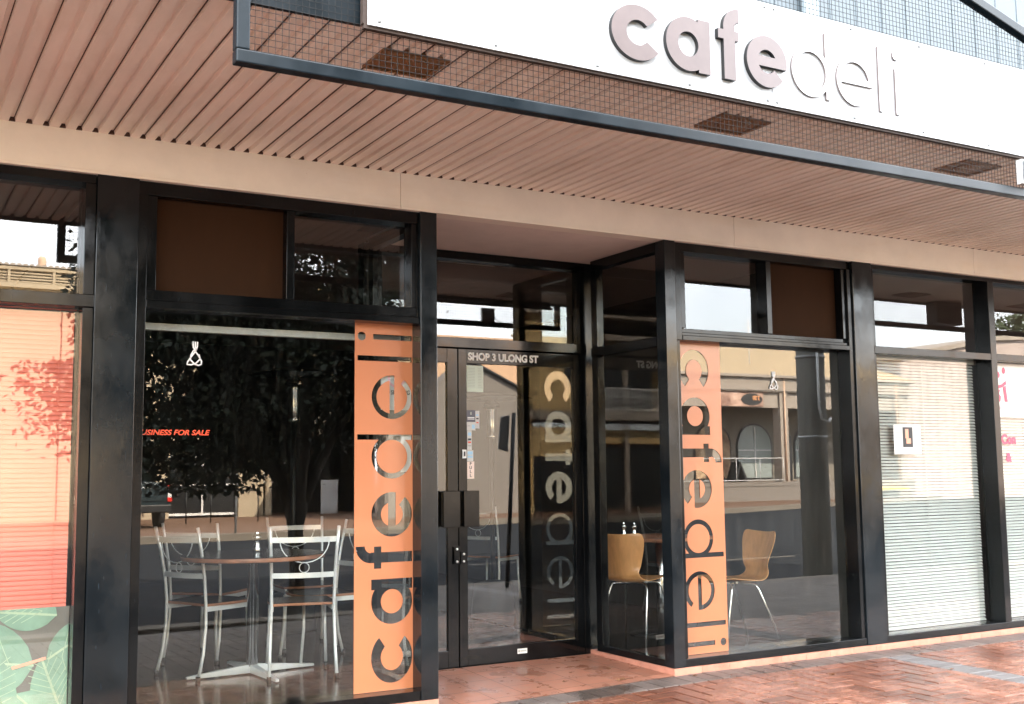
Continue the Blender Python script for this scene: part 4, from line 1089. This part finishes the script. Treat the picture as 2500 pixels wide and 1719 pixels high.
# grey gable house
gh = empty('gable_house', (14.5, -26, 0), 'grey rendered gable wall under a tiled roof across the road, mirrored in the door glass', 'house')
b = MB(); b.prism([(11.0, -.1), (17.25, -.1), (17.25, 4.33), (14.88, 5.42), (13.7, 4.42), (12.0, 4.4), (11.0, 4.4)], -26.6, -26); b.build('wall', M_['wallgrey'], gh)
b = MB(); b.beam((14.78, -25.93, 5.46), (17.5, -25.93, 4.22), .14, .07); b.box(17.2, 17.3, -26, -25.8, 2.5, 4.25); b.build('verge', M_['darkwin'], gh)
b = MB(); b.prism([(10.5, 4.0), (22, 4.0), (20, 6.7), (12.5, 6.7)], -26.75, -26.65); 
b.v = [(x, y_-(z-4.0)*1.1 if z > 4.5 else y_, z) for x, y_, z in b.v]; b.build('roof', M_['rooftile2'], gh)
b = MB(); b.box(17.3, 23.5, -27.5, -27, -.1, 4.0); b.build('side_wall', M_['wallgrey'], gh)
# verandah restaurant on a podium, right
rb = empty('tiled_roof_shops', (35, -32, 0), 'taupe shops on a podium under a tiled roof, mirrored in the right window', 'building')
b = MB(); b.box(24.5, 42, -33.5, -32, -.2, .88); b.build('podium', M_['wallgrey'], rb)
b = MB()
for x in (27.0, 29.9-.6, 33.36, 37.2, 41.2): b.box(x, x+.48, -32.6, -32.1, .88, 4.98)
b.box(24.5, 42, -32.62, -32.05, 4.98, 5.62)
b.box(24.5, 33.35, -32.5, -32.2, 4.26, 4.98); b.box(33.85, 37.2, -32.5, -32.2, 4.26, 4.98); b.box(37.7, 42, -32.5, -32.2, 4.26, 4.98)
b.build('colonnade', M_['walltaupe'], rb)
MB().box(24.3, 42.2, -32.3, -31.9, 5.62, 5.76).build('gutter', M_['walltaupe'], rb, bevel=.02)
b = MB(); b.box(24.5, 42, -35.3, -35, .88, 5.5); b.build('wall', mat('shaded_taupe_wall', (.27, .24, .20), .9, var=.08, vscale=2), rb)  # darker copy of the taupe, verandah shade put into the colour
b = MB(); n = len(b.v); b.v = [(24.2, -31.95, 5.74), (42.3, -31.95, 5.74), (42.3, -39, 8.2), (24.2, -39, 8.2), (24.2, -31.95, 5.66), (42.3, -31.95, 5.66), (42.3, -39, 8.1), (24.2, -39, 8.1)]
b.f = [(0, 1, 2, 3), (7, 6, 5, 4), (0, 4, 5, 1), (1, 5, 6, 2), (3, 7, 4, 0), (2, 6, 7, 3)]; b.m = [0]*6; b.sm = [False]*6; b.build('roof', M_['rooftile'], rb)
def arch(cx, w_, z0, z1, mt, parts=None):
    k = 12; pts = [(cx-w_/2, z0), (cx+w_/2, z0)]+[(cx+w_/2*math.cos(math.pi*i/k), z1-w_/2+w_/2*math.sin(math.pi*i/k)) for i in range(k+1)]
    big = [(cx+(p-cx)*1.08, z0-.05 if q == z0 else q+.08) for p, q in pts]
    o = MB().prism(big, -35.0, -34.96).build('window', M_['dark'], rb)
    MB().prism(pts, -34.96, -34.94).build('pane', mt, o)
food = mat('food_picture', (.30, .12, .05), .5, second=(.75, .55, .35), var=.5, vscale=2.2)
for cx_, mt in ((32.2+2.1, M_['palewin']), (29.6+2.1, food), (38.0, M_['palewin']), (27.4, M_['palewin'])): arch(cx_, 2.1, 1.05, 3.6, mt)
b = MB()
for x in (27.4, 34.3, 38.0): b.box(x-.03, x+.03, -34.935, -34.90, 1.05, 3.5); b.box(x-1.05, x+1.05, -34.935, -34.90, 2.35, 2.41)
b.build('glazing_bar', M_['signwhite'], rb)
b = MB(); b.box(35.6, 36.7, -34.99, -34.93, .9, 3.1); b.box(28.9, 29.35, -34.99, -34.93, 1.6, 2.9); b.build('door', M_['darkwin'], rb)
b = MB(); b.tube([(33.6, -32.05, 5.7), (33.6, -32.05, .9)], .045, 8); b.tube([(41.0, -32.05, 5.7), (41.0, -32.05, .9)], .045, 8); b.build('downpipe', M_['peach'], rb)
b = MB()
for x in (30.2, 31.6, 34.6, 36.2, 38.6): b.box(x, x+.3, -33.6, -33.3, 4.84, 4.9)
b.build('verandah_light', M_['signwhite'], rb)
b = MB(); b.box(24.5, 42, -32.06, -32.02, 5.02, 5.06); b.box(24.5, 42, -31.99, -31.97, .70, .74); b.build('moulding', M_['wallgrey'], rb)
b = MB(); b.box(29.75, 32.4, -32.19, -32.14, 4.30, 4.95)
bo = b.build('banner', mat('portrait_banner', (.25, .07, .04), .5, second=(.80, .55, .42), var=.5, vscale=1.6), rb)
b = MB(); b.prism([(31.7+.62*math.cos(2*math.pi*i/24), 4.62+.27*math.sin(2*math.pi*i/24)) for i in range(24)], -32.13, -32.12); b.build('oval', M_['ink'], bo)
text('lettering', "2'S8", .26, 31.95, -32.11, 4.6, mat('orange_lettering', (.75, .35, .15), .5), bold=.01, parent=bo, align='CENTER', mirror=True)
b = MB(); b.tube([(24.5, -31.95, 1.95), (33.3, -31.95, 1.95)], .025, 8)
b.tube([(24.5, -31.95, .97), (33.3, -31.95, .97)], .02, 8)
for i in range(7): b.tube([(24.9+i*1.4, -31.95, .88), (24.9+i*1.4, -31.95, 1.95)], .022, 6)
tag(b.build('podium_rail', M_['lightgrey']), 'pale pipe rail along the podium edge across the road', 'railing')
b = MB(); b.prism([(30.7, .9), (30.85, .9), (31.1, 1.75), (31.02, 1.8)], -32.9, -32.3); b.prism([(31.02, 1.8), (31.1, 1.75), (31.5, .9), (31.35, .9)], -32.9, -32.3)
tag(b.build('a_frame_board', M_['dark']), 'dark A frame board on the podium across the road', 'sign board')
MB().box(37, 41.0, -31.99, -31.5, .40, .55).build('yellow_step', M_['yellow'], rb)
pb = empty('peach_block', (43, -45, 0), 'peach coloured building rising behind the tiled roof, mirrored in the right cafe window', 'building')
MB().box(30, 46.6, -52, -45, 0, 8.75).build('wall', M_['peach'], pb); MB().box(29.8, 46.8, -52.2, -44.8, 8.75, 8.95).build('coping', M_['wallcream'], pb)
b = MB(); b.tube([(33.3, -34, 6.2), (33.3, -34, 8.6)], .03, 6); b.tube([(32.9, -34, 8.2), (33.7, -34, 8.2)], .015, 5); b.tube([(33.0, -34, 8.4), (33.6, -34, 8.4)], .015, 5)
tag(b.build('tv_aerial', M_['signwhite']), 'pale television aerial on the tiled roof, mirrored in the right cafe window', 'aerial')
# metal sided building far right
mb_ = empty('metal_shed', (54, -34, 0), 'pink grey metal sided building mirrored in the far right fanlights', 'building')
b = MB(); b.prism([(42.5, -.2), (66, -.2), (66, 9.4), (50, 8.3), (42.5, 7.0)], -40, -33)
for i in range(75): b.box(42.6+i*.62, 42.63+i*.62, -33, -32.985, 0, 6.9)
b.build('wall', mat('pinkgrey_sheet', (.46, .38, .34), .7, var=.06, vscale=1), mb_)
MB().prism([(42.3, 6.95), (50, 8.28), (66.2, 9.38), (66.2, 9.62), (50, 8.52), (42.3, 7.2)], -40.2, -32.8).build('roof', M_['walltaupe'], mb_)
# ochre balcony building, seen by double reflection in the doorway
yb_ = empty('balcony_building', (-18, -25, 0), 'ochre building with a railed balcony, mirrored twice in the doorway glass', 'building')
b = MB(); y = -25
b.box(-13.2, -12.4, y-6, y, 0, 7); b.box(-16.2, -13.2, y-6, y, 3.62, 7); b.box(-16.2, -13.2, y-6, y, 2.0, 3.0); b.box(-24, -16.2, y-6, y-2.2, 3.62, 7); b.box(-24, -16.2, y-6, y-.4, 2.45, 2.95); b.box(-24, -16.2, y-6, y-3, 0, 2.45)
b.build('wall', M_['wallyellow'], yb_)
b = MB(); b.box(-24, -12.4, y-2.2, y+.25, 3.28, 3.60); b.box(-24, -16.2, y-2.2, y+.25, 6.2, 6.5); b.build('balcony_slab', M_['walltaupe'], yb_)
b = MB()
for q in ((-15.8, -14.53, 4.42, 6.2), (-20, -17.4, 3.65, 6.0), (-23, -21, 3.65, 6.0)): b.box(q[0], q[1], (y if q[0] > -16 else y-2.19), (y+.02 if q[0] > -16 else y-2.17), q[2], q[3])
b.box(-15.9, -13.2, y-5, y-1.5, 0, 2.0); b.box(-24, -16.2, y-2.9, y-2.8, 0, 2.4); b.build('window', M_['darkwin'], yb_)
b = MB(); b.box(-17.25, -17.1, y-.1, y+.05, 0, 6.2); b.box(-21, -20.85, y-.1, y+.05, 0, 6.2); b.build('post', M_['walltaupe'], yb_)
b = MB(); b.box(-24, -16.2, y+.1, y+.15, 4.40, 4.46); b.box(-24, -16.2, y+.1, y+.15, 4.12, 4.16); b.box(-24, -16.2, y+.1, y+.15, 3.64, 3.68)
x = -24
while x < -16.2: b.box(x, x+.025, y+.11, y+.14, 3.68, 4.40); x += .13
b.build('balustrade', M_['signwhite'], yb_)
MB().box(-24.2, -12.2, y-6.2, y+.3, 7.0, 7.2).build('roof', M_['walltaupe'], yb_)
# far trees
def far_tree(x, y, h, rad, seed, lab):
    rd = random.Random(seed); t = empty('far_tree', (x, y, 0), lab, 'tree', 'trees behind the far buildings')
    MB().tube([(x, y, 0), (x+.1, y, h*.4), (x, y, h*.75)], [.25, .18, .06], 8).build('trunk', M_['bark'], t)
    b = MB(); cl = [(Vector((x+rd.gauss(0, rad*.45), y+rd.gauss(0, rad*.45), h*.72+rd.gauss(0, h*.12))), rd.uniform(.5, 1.1)) for _ in range(26)]
    for _ in range(2600):
        q, r_ = cl[rd.randrange(len(cl))]; p = q+Vector((rd.gauss(0, .45), rd.gauss(0, .45), rd.gauss(0, .4)))*r_
        s = rd.uniform(.12, .25); a = Vector((rd.gauss(0, 1), rd.gauss(0, 1), rd.gauss(0, 1))).normalized(); c = a.orthogonal().normalized()
        b.quad(tuple(p), tuple(p+a*s+c*s*.5), tuple(p+a*s*2), tuple(p+a*s-c*s*.5))
    b.build('crown', M_['treefar'], t)
far_tree(69, -44, 15, 3.0, 1, 'loose gum tree behind the metal shed, mirrored in the far right fanlight')
far_tree(77, -46, 17, 3.6, 2, 'tall gum tree right of the first behind the metal shed')
far_tree(47.8, -52, 8.6, 1.0, 4, 'small tree right of the peach building, mirrored in the right cafe window')

# ------------------------------------------------------------------ bring everything to real size
S = .893
for o in list(sc.objects):
    if o.parent is None:
        o.location = o.location*S
        if o.type not in {'CAMERA', 'LIGHT'}: o.scale = o.scale*S
